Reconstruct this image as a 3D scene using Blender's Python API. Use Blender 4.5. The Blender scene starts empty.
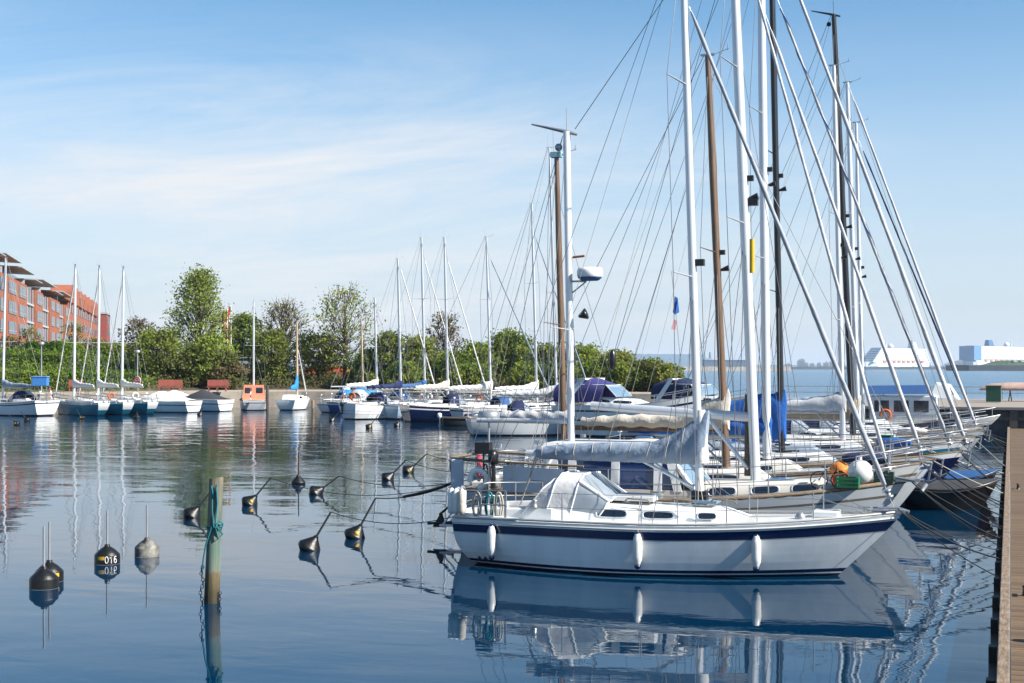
import bpy, bmesh, math, random
from mathutils import Vector, Matrix
rnd = random.Random(7)
R = math.radians
# ------------------------------------------------------------------ camera
sc = bpy.context.scene
col = sc.collection
CAMH = 4.0
TH = math.atan(498/1422.0)          # camera turned left of the pontoon's direction (+Y)
CT, ST = math.cos(TH), math.sin(TH)
FX = 1422.0
HY = 367.0
cam_d = bpy.data.cameras.new('camera')
cam = bpy.data.objects.new('camera', cam_d); col.objects.link(cam)
cam.location = (0, 0, CAMH); cam.rotation_euler = (math.pi/2, 0, TH)
cam_d.lens = 50.0; cam_d.sensor_width = 36.0
cam_d.shift_y = (HY-341.5)/1024.0
cam_d.clip_start = 0.1; cam_d.clip_end = 30000
cam_d.dof.use_dof = False
sc.camera = cam
# ------------------------------------------------------------------ world
SUN_EL, SUN_AZ = R(38), R(-5)       # azimuth measured from +X towards +Y
w = bpy.data.worlds.new('World'); sc.world = w; w.use_nodes = True
nt = w.node_tree; nt.nodes.clear()
out = nt.nodes.new('ShaderNodeOutputWorld'); bg = nt.nodes.new('ShaderNodeBackground')
sky = nt.nodes.new('ShaderNodeTexSky'); sky.sky_type = 'NISHITA'; sky.sun_disc = False
sky.sun_elevation = SUN_EL; sky.sun_rotation = math.pi/2 - SUN_AZ
sky.air_density = 0.75; sky.dust_density = 0.1; sky.ozone_density = 4.0
bg.inputs['Strength'].default_value = 0.107
tc = nt.nodes.new('ShaderNodeTexCoord')
def wn(t, **k):
    n = nt.nodes.new(t)
    for a, b in k.items(): setattr(n, a, b)
    return n
def mathn(tree, op, a, b=None, c=None, clamp=False):
    n = tree.nodes.new('ShaderNodeMath'); n.operation = op; n.use_clamp = clamp
    for i, v in enumerate((a, b, c)):
        if v is None: continue
        if isinstance(v, (int, float)): n.inputs[i].default_value = v
        else: tree.links.new(v, n.inputs[i])
    return n.outputs[0]
# cirrus: streaky noise on the sky direction, stronger low down
sep = wn('ShaderNodeSeparateXYZ'); nt.links.new(tc.outputs['Generated'], sep.inputs[0])
zz = mathn(nt, 'MAXIMUM', sep.outputs[2], 0.0)
den = mathn(nt, 'ADD', zz, 0.16)
cx = mathn(nt, 'DIVIDE', sep.outputs[0], den); cy = mathn(nt, 'DIVIDE', sep.outputs[1], den)
cmb = wn('ShaderNodeCombineXYZ'); nt.links.new(cx, cmb.inputs[0]); nt.links.new(cy, cmb.inputs[1])
mp = wn('ShaderNodeMapping'); mp.inputs['Rotation'].default_value = (0, 0, R(-52)); mp.inputs['Scale'].default_value = (0.75, 1.7, 1)
nt.links.new(cmb.outputs[0], mp.inputs[0])
n1 = wn('ShaderNodeTexNoise'); n1.inputs['Scale'].default_value = 1.1; n1.inputs['Detail'].default_value = 9; n1.inputs['Roughness'].default_value = 0.68; n1.inputs['Distortion'].default_value = 0.6
nt.links.new(mp.outputs[0], n1.inputs[0])
n2 = wn('ShaderNodeTexNoise'); n2.inputs['Scale'].default_value = 0.42; n2.inputs['Detail'].default_value = 3
nt.links.new(cmb.outputs[0], n2.inputs[0])
c1 = wn('ShaderNodeMapRange'); c1.inputs[1].default_value = 0.32; c1.inputs[2].default_value = 0.66; nt.links.new(n1.outputs[0], c1.inputs[0])
c2 = wn('ShaderNodeMapRange'); c2.inputs[1].default_value = 0.22; c2.inputs[2].default_value = 0.50; nt.links.new(n2.outputs[0], c2.inputs[0])
# clouds thin out upwards and towards the right of the view
elv = wn('ShaderNodeMapRange'); elv.inputs[1].default_value = 0.25; elv.inputs[2].default_value = 0.12; nt.links.new(sep.outputs[2], elv.inputs[0])
lft = mathn(nt, 'ADD', mathn(nt, 'MULTIPLY', sep.outputs[0], -CT), mathn(nt, 'MULTIPLY', sep.outputs[1], -ST))
lf = wn('ShaderNodeMapRange'); lf.inputs[1].default_value = -0.28; lf.inputs[2].default_value = 0.12; lf.inputs[3].default_value = 0.12; nt.links.new(lft, lf.inputs[0])
cm = mathn(nt, 'MULTIPLY', mathn(nt, 'MULTIPLY', c1.outputs[0], c2.outputs[0]), mathn(nt, 'MULTIPLY', elv.outputs[0], lf.outputs[0]))
cm = mathn(nt, 'MULTIPLY', cm, 1.25, clamp=True)
# thin veil of high cloud that whitens the lowest sky
veil = wn('ShaderNodeMapRange', interpolation_type='SMOOTHSTEP'); veil.inputs[1].default_value = 0.27; veil.inputs[2].default_value = -0.03; veil.inputs[3].default_value = 0.0; veil.inputs[4].default_value = 0.97; nt.links.new(sep.outputs[2], veil.inputs[0])
mv = wn('ShaderNodeMix', data_type='RGBA'); nt.links.new(veil.outputs[0], mv.inputs[0]); hsat = wn('ShaderNodeHueSaturation'); hsat.inputs['Saturation'].default_value = 1.06; hsat.inputs['Value'].default_value = .84; nt.links.new(sky.outputs[0], hsat.inputs['Color']); tint = wn('ShaderNodeMix', data_type='RGBA', blend_type='MULTIPLY'); tint.inputs[0].default_value = 1; nt.links.new(hsat.outputs[0], tint.inputs[6]); tint.inputs[7].default_value = (1.0, 1.10, .97, 1); nt.links.new(tint.outputs[2], mv.inputs[6]); mv.inputs[7].default_value = (2.95, 3.2, 3.6, 1)
mx = wn('ShaderNodeMix', data_type='RGBA'); nt.links.new(cm, mx.inputs[0]); nt.links.new(mv.outputs[2], mx.inputs[6]); mx.inputs[7].default_value = (4.0, 4.15, 4.35, 1)
nt.links.new(mx.outputs[2], bg.inputs[0]); nt.links.new(bg.outputs[0], out.inputs[0])
sd = bpy.data.lights.new('sun', 'SUN'); sun = bpy.data.objects.new('sun', sd); col.objects.link(sun)
sd.energy = 5.0; sd.angle = R(0.53); sd.color = (1.0, 0.945, 0.86)
sdir = Vector((math.cos(SUN_EL)*math.cos(SUN_AZ), math.cos(SUN_EL)*math.sin(SUN_AZ), math.sin(SUN_EL)))
sun.rotation_euler = sdir.to_track_quat('Z', 'Y').to_euler(); sun.location = sdir*60
vs = sc.view_settings; vs.view_transform = 'Standard'; vs.look = 'None'; vs.gamma = 1.0; vs.exposure = 1.0; vs.use_curve_mapping = False
sc.cycles.max_bounces = 8; sc.cycles.transparent_max_bounces = 12; sc.cycles.volume_bounces = 1
sc.cycles.caustics_reflective = False; sc.cycles.sample_clamp_indirect = 6.0
sc.cycles.use_denoising = True
# ------------------------------------------------------------------ placing
def G(px, d, z=0.0):
    lat = (px-512.0)/FX*d
    return Vector((lat*CT-d*ST, lat*ST+d*CT, z))
def H(py, d): return CAMH-(py-HY)*d/FX
def Xat(px, Y):
    k = (px-512.0)/FX
    return Y*(k*CT-ST)/(CT+k*ST)
def dep(X, Y): return -ST*X+CT*Y
# ------------------------------------------------------------------ materials
MATS = {}
def mat(name, rgb, rough=0.5, metal=0.0, var=0.0, vscale=3.0, bump=0.0, bscale=20.0, coat=0.0, trans=0.0, spec=0.5, rgb2=None, stretch=(1,1,1), objvar=0.0):
    if name in MATS: return MATS[name]
    m = bpy.data.materials.new(name); m.use_nodes = True; t = m.node_tree; b = t.nodes['Principled BSDF']
    b.inputs['Base Color'].default_value = (*rgb, 1); b.inputs['Roughness'].default_value = rough
    b.inputs['Metallic'].default_value = metal; b.inputs['Specular IOR Level'].default_value = spec
    b.inputs['Coat Weight'].default_value = coat
    if trans: b.inputs['Transmission Weight'].default_value = trans
    co = t.nodes.new('ShaderNodeTexCoord')
    mpn = t.nodes.new('ShaderNodeMapping'); mpn.inputs['Scale'].default_value = stretch
    t.links.new(co.outputs['Object'], mpn.inputs[0])
    if var > 0 or rgb2:
        n = t.nodes.new('ShaderNodeTexNoise'); n.inputs['Scale'].default_value = vscale; n.inputs['Detail'].default_value = 6; n.inputs['Roughness'].default_value = 0.6
        t.links.new(mpn.outputs[0], n.inputs[0])
        mr = t.nodes.new('ShaderNodeMapRange'); mr.inputs[1].default_value = 0.35; mr.inputs[2].default_value = 0.68; t.links.new(n.outputs[0], mr.inputs[0])
        x = t.nodes.new('ShaderNodeMix'); x.data_type = 'RGBA'; t.links.new(mr.outputs[0], x.inputs[0])
        c2_ = rgb2 if rgb2 else tuple(c*(1-var) for c in rgb)
        x.inputs[6].default_value = (*rgb, 1); x.inputs[7].default_value = (*c2_, 1)
        src = x.outputs[2]
        if objvar:
            oi = t.nodes.new('ShaderNodeObjectInfo'); hs = t.nodes.new('ShaderNodeHueSaturation')
            v = mathn(t, 'ADD', mathn(t, 'MULTIPLY', oi.outputs['Random'], objvar), 1-objvar/2); t.links.new(v, hs.inputs['Value']); t.links.new(src, hs.inputs['Color']); src = hs.outputs[0]
        t.links.new(src, b.inputs['Base Color'])
    if bump > 0:
        n = t.nodes.new('ShaderNodeTexNoise'); n.inputs['Scale'].default_value = bscale; n.inputs['Detail'].default_value = 4
        t.links.new(mpn.outputs[0], n.inputs[0])
        bp = t.nodes.new('ShaderNodeBump'); bp.inputs['Strength'].default_value = bump; bp.inputs['Distance'].default_value = 0.05
        t.links.new(n.outputs[0], bp.inputs['Height']); t.links.new(bp.outputs[0], b.inputs['Normal'])
    MATS[name] = m
    return m
def leafmat(name, rgb, rgb2):
    if name in MATS: return MATS[name]
    m = bpy.data.materials.new(name); m.use_nodes = True; t = m.node_tree; t.nodes.clear()
    o = t.nodes.new('ShaderNodeOutputMaterial'); d = t.nodes.new('ShaderNodeBsdfDiffuse'); tr = t.nodes.new('ShaderNodeBsdfTranslucent'); ms = t.nodes.new('ShaderNodeMixShader'); ms.inputs[0].default_value = 0.45
    co = t.nodes.new('ShaderNodeTexCoord'); n = t.nodes.new('ShaderNodeTexNoise'); n.inputs['Scale'].default_value = 0.9; n.inputs['Detail'].default_value = 5
    t.links.new(co.outputs['Object'], n.inputs[0])
    mr = t.nodes.new('ShaderNodeMapRange'); mr.inputs[1].default_value = 0.35; mr.inputs[2].default_value = 0.65; t.links.new(n.outputs[0], mr.inputs[0])
    x = t.nodes.new('ShaderNodeMix'); x.data_type = 'RGBA'; t.links.new(mr.outputs[0], x.inputs[0]); x.inputs[6].default_value = (*rgb, 1); x.inputs[7].default_value = (*rgb2, 1)
    t.links.new(x.outputs[2], d.inputs[0]); t.links.new(x.outputs[2], tr.inputs[0])
    t.links.new(d.outputs[0], ms.inputs[1]); t.links.new(tr.outputs[0], ms.inputs[2]); t.links.new(ms.outputs[0], o.inputs[0])
    MATS[name] = m
    return m
gel = mat('white_gelcoat', (.74,.75,.74), .22, var=.07, vscale=1.2, coat=.3)
geld = mat('cream_gelcoat', (.62,.60,.55), .35, var=.10, vscale=3)
grygel = mat('pale_grey_gelcoat', (.50,.52,.53), .3, var=.08, vscale=1.5)
navy = mat('navy_paint', (.008,.015,.06), .18, coat=.4)
boot = mat('dark_antifouling', (.012,.016,.035), .5, var=.3)
redanti = mat('red_antifouling', (.25,.03,.02), .6, var=.3)
teal = mat('petrol_blue_paint', (.010,.17,.26), .25, var=.12, coat=.3)
blackp = mat('black_paint', (.012,.012,.014), .35, var=.3)
glassd = mat('dark_window_glass', (.010,.016,.028), .05, spec=.8)
glassl = mat('pale_blue_glass', (.16,.24,.32), .06, spec=.8)
vinyl = mat('clear_vinyl', (.26,.30,.34), .12, var=.2)
hullw = mat('cool_white_gelcoat', (.72,.75,.76), .2, var=.13, vscale=1.6, coat=.3, stretch=(2.5,2.5,.4))
nonskid = mat('grey_nonskid', (.34,.36,.37), .8, var=.15, vscale=6)
alu = mat('mast_aluminium', (.66,.68,.70), .32, metal=.35, var=.1, stretch=(1,1,.2))
alud = mat('grey_aluminium', (.38,.40,.42), .35, metal=.5, var=.15)
steel = mat('stainless_steel', (.38,.39,.41), .38, metal=.7)
wire = mat('rigging_wire', (.16,.17,.19), .4, metal=.5)
woodm = mat('varnished_spruce', (.17,.095,.050), .4, rgb2=(.08,.048,.028), vscale=2, stretch=(6,6,.6), coat=.15)
teak = mat('weathered_teak', (.23,.17,.11), .7, rgb2=(.13,.095,.06), vscale=8, stretch=(.4,6,1))
cvgrey = mat('grey_blue_canvas', (.24,.30,.38), .85, var=.12, vscale=6, bump=.25, bscale=14)
cvlight = mat('pale_grey_canvas', (.50,.51,.52), .85, var=.12, vscale=6, bump=.25, bscale=12)
cvcream = mat('cream_canvas', (.60,.54,.45), .85, var=.15, vscale=5, bump=.3, bscale=12)
cvwhite = mat('white_sailcloth', (.68,.67,.64), .8, var=.1, vscale=5, bump=.3, bscale=10)
cvtan = mat('tan_canvas', (.34,.26,.17), .85, var=.25, vscale=5, bump=.3, bscale=12)
cvblue = mat('bright_blue_canvas', (.010,.11,.42), .8, var=.2, vscale=5, bump=.3, bscale=12)
cvnavy = mat('navy_canvas', (.010,.022,.085), .85, var=.25, vscale=5, bump=.25, bscale=12)
cvblack = mat('charcoal_canvas', (.035,.037,.042), .85, var=.2, vscale=5, bump=.25, bscale=12)
cvdenim = mat('mid_blue_canvas', (.03,.10,.27), .85, var=.2, vscale=5, bump=.25, bscale=12)
cvsky = mat('sky_blue_canvas', (.02,.22,.52), .8, var=.2, vscale=5, bump=.25, bscale=12)
orange = mat('orange_canvas', (.62,.13,.03), .8, var=.2)
salmon = mat('salmon_paint', (.72,.26,.15), .6, var=.15)
rubber = mat('black_rubber', (.012,.012,.013), .6, var=.3)
fendw = mat('white_fender_vinyl', (.70,.69,.66), .35, var=.12, vscale=8)
ropedk = mat('dark_rope', (.03,.032,.035), .9, var=.4, vscale=30)
jibgrey = mat('grey_jib_strip', (.34,.36,.39), .8, var=.15, vscale=6)
hoodc = mat('white_grey_canvas', (.54,.54,.54), .85, var=.1, vscale=5, bump=.3, bscale=9)
ropelt = mat('pale_rope', (.42,.40,.35), .9, var=.3, vscale=30)
ropetq = mat('turquoise_rope', (.015,.17,.20), .8, var=.3, vscale=30)
redp = mat('red_paint', (.48,.03,.04), .5, var=.15)
yellowp = mat('yellow_paint', (.62,.40,.02), .5, var=.15)
greenp = mat('green_plastic', (.01,.15,.06), .5, var=.2)
whitep = mat('white_paint', (.78,.78,.77), .45, var=.06)
# ------------------------------------------------------------------ objects
def empty(name, loc, rz=0.0, label=None, cat=None, group=None):
    o = bpy.data.objects.new(name, None); col.objects.link(o); o.location = loc; o.rotation_euler = (0, 0, rz); o.empty_display_size = .2
    if label: tag(o, label, cat, group)
    return o
def tag(o, label=None, cat=None, group=None, kind=None):
    if label: o['label'] = label
    if cat: o['category'] = cat
    if group: o['group'] = group
    if kind: o['kind'] = kind
    return o
class MB:
    def __init__(s): s.v = []; s.f = []; s.m = []; s.sm = []
    def add(s, vs_, fs, mi=0, smooth=False):
        b = len(s.v); s.v += [Vector(p) for p in vs_]
        for f in fs: s.f.append([i+b for i in f]); s.m.append(mi); s.sm.append(smooth)
        return s
    def box(s, c, d, mi=0, rz=0.0, mt=None):
        x, y, z = (q/2 for q in d)
        P = [Vector((a, b, e)) for e in (-z, z) for a, b in ((-x,-y),(x,-y),(x,y),(-x,y))]
        M = Matrix.Rotation(rz, 3, 'Z') if mt is None else mt
        P = [M@p+Vector(c) for p in P]
        return s.add(P, [(0,3,2,1),(4,5,6,7),(0,1,5,4),(1,2,6,5),(2,3,7,6),(3,0,4,7)], mi)
    def loft(s, rings, mi=0, closed=True, cap=True, smooth=True):
        n = len(rings[0]); P = [p for r in rings for p in r]; F = []
        for i in range(len(rings)-1):
            for j in range(n if closed else n-1):
                k = (j+1) % n
                F.append((i*n+j, i*n+k, (i+1)*n+k, (i+1)*n+j))
        s.add(P, F, mi, smooth)
        if cap and closed:
            s.add(rings[0], [tuple(reversed(range(n)))], mi); s.add(rings[-1], [tuple(range(n))], mi)
        return s
    def tube(s, pts, r, n=6, mi=0, cap=True, ell=1.0):
        pts = [Vector(p) for p in pts]; rs = r if isinstance(r, (list, tuple)) else [r]*len(pts)
        rings = []; up = None
        for i, p in enumerate(pts):
            t = (pts[min(i+1, len(pts)-1)]-pts[max(i-1, 0)])
            if t.length < 1e-9: t = Vector((0,0,1))
            t.normalize()
            if up is None: up = Vector((0,0,1)) if abs(t.z) < .9 else Vector((0,1,0))
            a = t.cross(up)
            if a.length < 1e-6: a = t.cross(Vector((1,.1,0)))
            a.normalize(); b = a.cross(t).normalized(); up = b
            rings.append([p+a*math.cos(2*math.pi*k/n)*rs[i]+b*math.sin(2*math.pi*k/n)*rs[i]*ell for k in range(n)])
        return s.loft(rings, mi, cap=cap)
    def lathe(s, prof, n=16, mi=0, c=(0,0,0), mt=None, crease=False):
        M = mt or Matrix.Identity(3); rings = []
        if crease:
            q = []
            for i, p in enumerate(prof):
                if 0 < i < len(prof)-1: q += [(lerp(p[0], prof[i-1][0], .06), lerp(p[1], prof[i-1][1], .06)), (lerp(p[0], prof[i+1][0], .06), lerp(p[1], prof[i+1][1], .06))]
                else: q.append(p)
            prof = q
        for r_, z in prof: rings.append([M@Vector((r_*math.cos(2*math.pi*k/n), r_*math.sin(2*math.pi*k/n), z))+Vector(c) for k in range(n)])
        return s.loft(rings, mi)
    def ball(s, c, r, mi=0, n=12, m=8, sq=(1,1,1)):
        return s.lathe([(max(1e-4, r*math.sin(math.pi*i/m)), -r*math.cos(math.pi*i/m)) for i in range(m+1)], n, mi, c, Matrix.Diagonal(sq))
    def build(s, name, mats, parent=None, bevel=0.0):
        me = bpy.data.meshes.new(name); me.from_pydata([tuple(p) for p in s.v], [], s.f)
        if not isinstance(mats, (list, tuple)): mats = [mats]
        for q in mats: me.materials.append(q)
        me.polygons.foreach_set('material_index', s.m); me.polygons.foreach_set('use_smooth', s.sm); me.validate(); me.update()
        o = bpy.data.objects.new(name, me); col.objects.link(o)
        if parent is not None: o.parent = parent
        if bevel:
            b = o.modifiers.new('bevel', 'BEVEL'); b.width = bevel; b.segments = 2; b.limit_method = 'ANGLE'
        return o
def lerp(a, b, t): return a+(b-a)*t
def rope(a, b, sag, r=.012, n=10, m=None, name='mooring_line', label=None, group=None, cat='rope'):
    a, b = Vector(a), Vector(b); pts = []
    for i in range(n+1):
        t = i/n; p = a.lerp(b, t); p.z -= sag*4*t*(1-t); pts.append(p)
    o = MB().tube([p-a for p in pts], r, 5).build(name, m or ropedk); o.location = a
    return tag(o, label, cat, group)
# ------------------------------------------------------------------ boats
class Hull:
    def __init__(s, L, B, fs, fm, fb, wt=.72, ob=1.2, os_=.25, fine=2.1, um=.42, gp=.6, op=1.5, wlw=.62):
        s.gp, s.op, s.wlw = gp, op, wlw
        s.L, s.B, s.fs, s.fm, s.fb, s.wt, s.ob, s.os, s.fine, s.um = L, B, fs, fm, fb, wt, ob, os_, fine, um
    def sheer(s, u):
        return s.fm+((s.fs-s.fm)*((.4-u)/.4)**2 if u < .4 else (s.fb-s.fm)*((u-.4)/.6)**2)
    def shp(s, u, wt, p):
        if u < s.um: return wt+(1-wt)*math.sin(math.pi/2*u/s.um)
        q = (u-s.um)/(1-s.um); return max(0.0, 1-q**p)
    def y(s, u, t):
        d = s.shp(u, s.wt, s.fine); w_ = s.shp(u, s.wt*s.wlw, s.fine*.72)*.9
        if t >= 0: g = t**s.gp; return s.B/2*lerp(w_, d, g)
        return s.B/2*w_*max(.05, 1+t*1.6)
    def x(s, u, t):
        tt = max(-.4, min(1, t))
        x0 = s.os*(1-tt)**s.op; x1 = s.L-s.ob*(1-tt)**1.1
        return lerp(x0, x1, u)
    def P(s, u, t, side=1, off=0.0):
        return Vector((s.x(u, t), side*(s.y(u, t)+off), t*s.sheer(u)))
    def deckz(s, x): return s.sheer(max(0, min(1, x/s.L)))
    def half(s, x): return s.y(max(0, min(1, x/s.L)), 1)
    def build(s, parent, bands, mats, nu=28, name='hull'):
        """bands: list of (t_top, material index), ascending from below the water"""
        mb = MB(); us = [(1-math.cos(math.pi*i/nu))/2*.35+i/nu*.65 for i in range(nu+1)]
        ts = [-.4]; ms = []
        for t1, mi in bands:
            k = max(1, int((t1-ts[-1])/.14)); t0 = ts[-1]
            for j in range(k): ts.append(lerp(t0, t1, (j+1)/k)); ms.append(mi)
        for side in (1, -1):
            for j in range(len(ts)-1):
                r0 = [s.P(u, ts[j], side) for u in us]; r1 = [s.P(u, ts[j+1], side) for u in us]
                n = len(us); F = [(i, i+1, n+i+1, n+i) if side < 0 else (i, n+i, n+i+1, i+1) for i in range(n-1)]
                mb.add(r0+r1, F, ms[j], True)
        for j in range(len(ts)-1):   # transom
            a, b = s.P(0, ts[j], 1), s.P(0, ts[j], -1); c, d = s.P(0, ts[j+1], -1), s.P(0, ts[j+1], 1)
            mb.add([a, b, c, d], [(0,1,2,3)], ms[j])
        o = mb.build(name, mats, parent)
        return o
    def deck(s, parent, m, hatch=None, nu=20):
        mb = MB(); rings = []
        for i in range(nu+1):
            u = i/nu; P = s.P(u, 1); h = P.y
            rings.append([Vector((P.x, h*q, P.z-.015+.05*(1-q*q)*min(1, h))) for q in (-.995,-.6,-.25,.25,.6,.995)])
        mb.loft(rings, 0, closed=False, cap=False)
        return mb.build('deck', m, parent)
    def rail(s, parent, m, t=1.0, r=.025, z=.02, off=-.02, name='toe_rail', u0=0.0, u1=1.0, n=24):
        mb = MB()
        for side in (1, -1):
            mb.tube([s.P(lerp(u0, u1, i/n), t, side, off)+Vector((0,0,z)) for i in range(n+1)], r, 6, ell=1.2)
        return mb.build(name, m, parent)
def cabin_fn(h, x0, x1, w0, w1, h0, h1, slope_f=.45, slope_a=.08, side=.88):
    """returns ring(x) of a coachroof between x0 and x1 standing on the deck of hull h"""
    def ring(t):
        x = lerp(x0, x1, t); zb = h.deckz(x)-.03; wd = lerp(w0, w1, t)/2; wd = min(wd, max(.1, h.half(x)-.22)); hh = lerp(h0, h1, t)
        return x, zb, wd, hh
    return ring
def cabin(parent, h, x0, x1, w0, w1, h0, h1, m=None, slope_f=.5, slope_a=.06, name='cabin', n=10):
    ring = cabin_fn(h, x0, x1, w0, w1, h0, h1); mb = MB(); rings = []
    def sec(x, zb, wd, hh, dx=0.0):
        return [Vector((x, -wd, zb)), Vector((x+dx*.55, -wd*.94, zb+hh*.6)), Vector((x+dx*.85, -wd*.89, zb+hh*.9)), Vector((x+dx, -wd*.78, zb+hh)), Vector((x+dx, -wd*.3, zb+hh*1.07)), Vector((x+dx, wd*.3, zb+hh*1.07)),
                Vector((x+dx, wd*.78, zb+hh)), Vector((x+dx*.85, wd*.89, zb+hh*.9)), Vector((x+dx*.55, wd*.94, zb+hh*.6)), Vector((x, wd, zb))]
    for i in range(n+1):
        t = i/n; x, zb, wd, hh = ring(t)
        if i == n: rings.append(sec(x, zb, wd*.8, hh*.98, -slope_f))
        elif i == 0: rings.append(sec(x, zb, wd, hh, slope_a))
        elif x < x1-slope_f*1.1: rings.append(sec(x, zb, wd, hh))
    mb.loft(rings, 0, closed=True, cap=True)
    o = mb.build(name, m or gel, parent, bevel=.012)
    def side_pt(x, v, sd, off=0.004):
        t = (x-x0)/(x1-x0); _, zb, wd, hh = ring(t)
        return Vector((x, sd*(wd*(1-.1*v)+off), zb+hh*v))
    o_side = side_pt
    return o, o_side
def pane(parent, fn, xa, xb, va, vb, side, m, frame=None, name='window', k=4.0):
    xc, vc, rx, rv = (xa+xb)/2, (va+vb)/2, (xb-xa)/2, (vb-va)/2
    def loop(sc_, sv_, off):
        pts = []
        for i in range(16):
            a = 2*math.pi*i/16; c, s_ = math.cos(a), math.sin(a)
            pts.append(fn(xc+rx*sc_*math.copysign(abs(c)**(2/k), c), vc+rv*sv_*math.copysign(abs(s_)**(2/k), s_), side, off))
        return pts
    o = None
    if frame:
        mb = MB(); mb.loft([loop(1.14, 1.28, -.01), loop(1.14, 1.28, .010), loop(1.0, 1.0, .010), loop(1.0, 1.0, -.005)], 0, cap=False)
        o = mb.build(name, frame, parent)
        mb = MB(); L_ = loop(1.02, 1.02, .004); mb.add(L_, [tuple(range(16))], 0); mb.build('pane', m, o)
    else:
        mb = MB(); L_ = loop(1, 1, .006); L0 = loop(1, 1, -.02); mb.loft([L0, L_], 0); o = mb.build(name, m, parent)
    return o
def mast(parent, x, zb, zt, rake, r, m, spreaders=(), hdir=None, r_top=None, chain=None, hull=None, head='vane', wr=.008, name='mast', shrouds=True, lights=True, sp_len=None, inner=None):
    """zb base height, zt top height; rake in radians leaning aft. returns function point(z)"""
    tn = math.tan(rake)
    def pt(z, dy=0.0, dx=0.0): return Vector((x-(z-zb)*tn+dx, dy, z))
    o = MB().tube([pt(zb), pt(lerp(zb, zt, .7)), pt(zt)], [r, r*.97, (r_top or r*.72)], 10, ell=1.35).build(name, m, parent)
    half = hull.half(x) if hull else 1.2
    tips = []
    for z in spreaders:
        ln = (sp_len or half*.72)
        for sd_ in (1, -1):
            tip = pt(z, sd_*ln, -.18)+Vector((0,0,.05))
            MB().tube([pt(z), tip], [.032, .018], 6, ell=.5).build('spreader', m if m is not woodm else woodm, o); tips.append((z, sd_, tip))
    if shrouds:
        mb = MB(); cz = (hull.deckz(x) if hull else zb)
        for sd_ in (1, -1):
            ch = Vector((x-.15, sd_*(half-.06), cz))
            top = pt(zt-.15)
            pts = [top]+[t[2] for t in sorted([q for q in tips if q[1] == sd_], key=lambda q: -q[0])]+[ch]
            mb.tube(pts, wr, 4)
            if spreaders:
                zl = min(spreaders)
                mb.tube([pt(zl-.1), ch+Vector((.35,0,0))], wr, 4); mb.tube([pt(zl-.1), ch+Vector((-.5,0,0))], wr, 4)
        mb.build('shroud', wire, parent)
    mb = MB()
    if head == 'vane':
        mb.box(pt(zt+.02), (.36, .07, .05)); mb.tube([pt(zt, 0, .1), pt(zt+.05, 0, .55)+Vector((0,0,.1))], .008, 4); mb.tube([pt(zt, 0, -.08), pt(zt+.75, 0, -.08)], .006, 4)
        mb.tube([pt(zt, 0, .52)+Vector((0,0,.1)), pt(zt, 0, .52)+Vector((0,0,.25))], .012, 4)
    elif head == 'crane':
        mb.tube([pt(zt, 0, .25)-Vector((0,0,.08)), pt(zt), pt(zt, 0, -.85)+Vector((0,0,.22))], [.03,.05,.02], 5); mb.tube([pt(zt), pt(zt+.55)], .008, 4)
        mb.ball(pt(zt-.35, 0, -.2), .09)
    if head: mb.build('masthead_fitting', alud if m is not blackp else blackp, o)
    if lights:
        zq = lerp(zb, zt, .52); MB().box(pt(zq, 0, r+.05), (.14,.12,.12)).build('mast_lamp', blackp, o); MB().tube([pt(zq-.45, 0, r*.8), pt(zq-.4, 0, r+.2)], [.03,.08], 8).build('mast_horn', blackp, o)
    return pt, tips, o
def jib(parent, top, foot, m, r=.06, ends=.25, name='furled_jib', m2=None):
    top, foot = Vector(top), Vector(foot); ax = (top-foot); n = 40; L_ = ax.length; d = ax.normalized()
    a = d.cross(Vector((0,1,0))).normalized(); b = a.cross(d); mb = MB(); rings = []
    lo, hi = .45/L_, 1-ends*2/L_
    for i in range(n+1):
        t = lerp(lo, hi, i/n); rr = r*(1.12-.35*i/n)*(1+.06*math.sin(i*1.9)); 
        if i == 0: rr *= .6
        if i == n: rr *= .5
        rings.append([foot+ax*t+(a*math.cos(2*math.pi*k/8+i*.5)+b*math.sin(2*math.pi*k/8+i*.5))*rr*(1.12 if k % 4 == 0 else .97) for k in range(8)])
    mb.loft(rings, 0)
    o = mb.build(name, m, parent)
    if m2:   # rolled edge strip in another colour
        mb = MB(); mb.tube([foot+ax*lerp(lo, hi, i/90)+(a*math.cos(i*.55)+b*math.sin(i*.55))*r*.72 for i in range(91)], r*.38, 5); mb.build('luff_strip', m2, o)
    mb = MB().tube([foot, top], .008, 5); mb.lathe([(.02,0),(.085,.02),(.085,.05),(.05,.06),(.05,.13),(.085,.14),(.085,.17),(.02,.19)], 12, 0, foot+d*.18, d.to_track_quat('Z','Y').to_matrix())
    mb.build('forestay', steel, parent)
    return o
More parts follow.
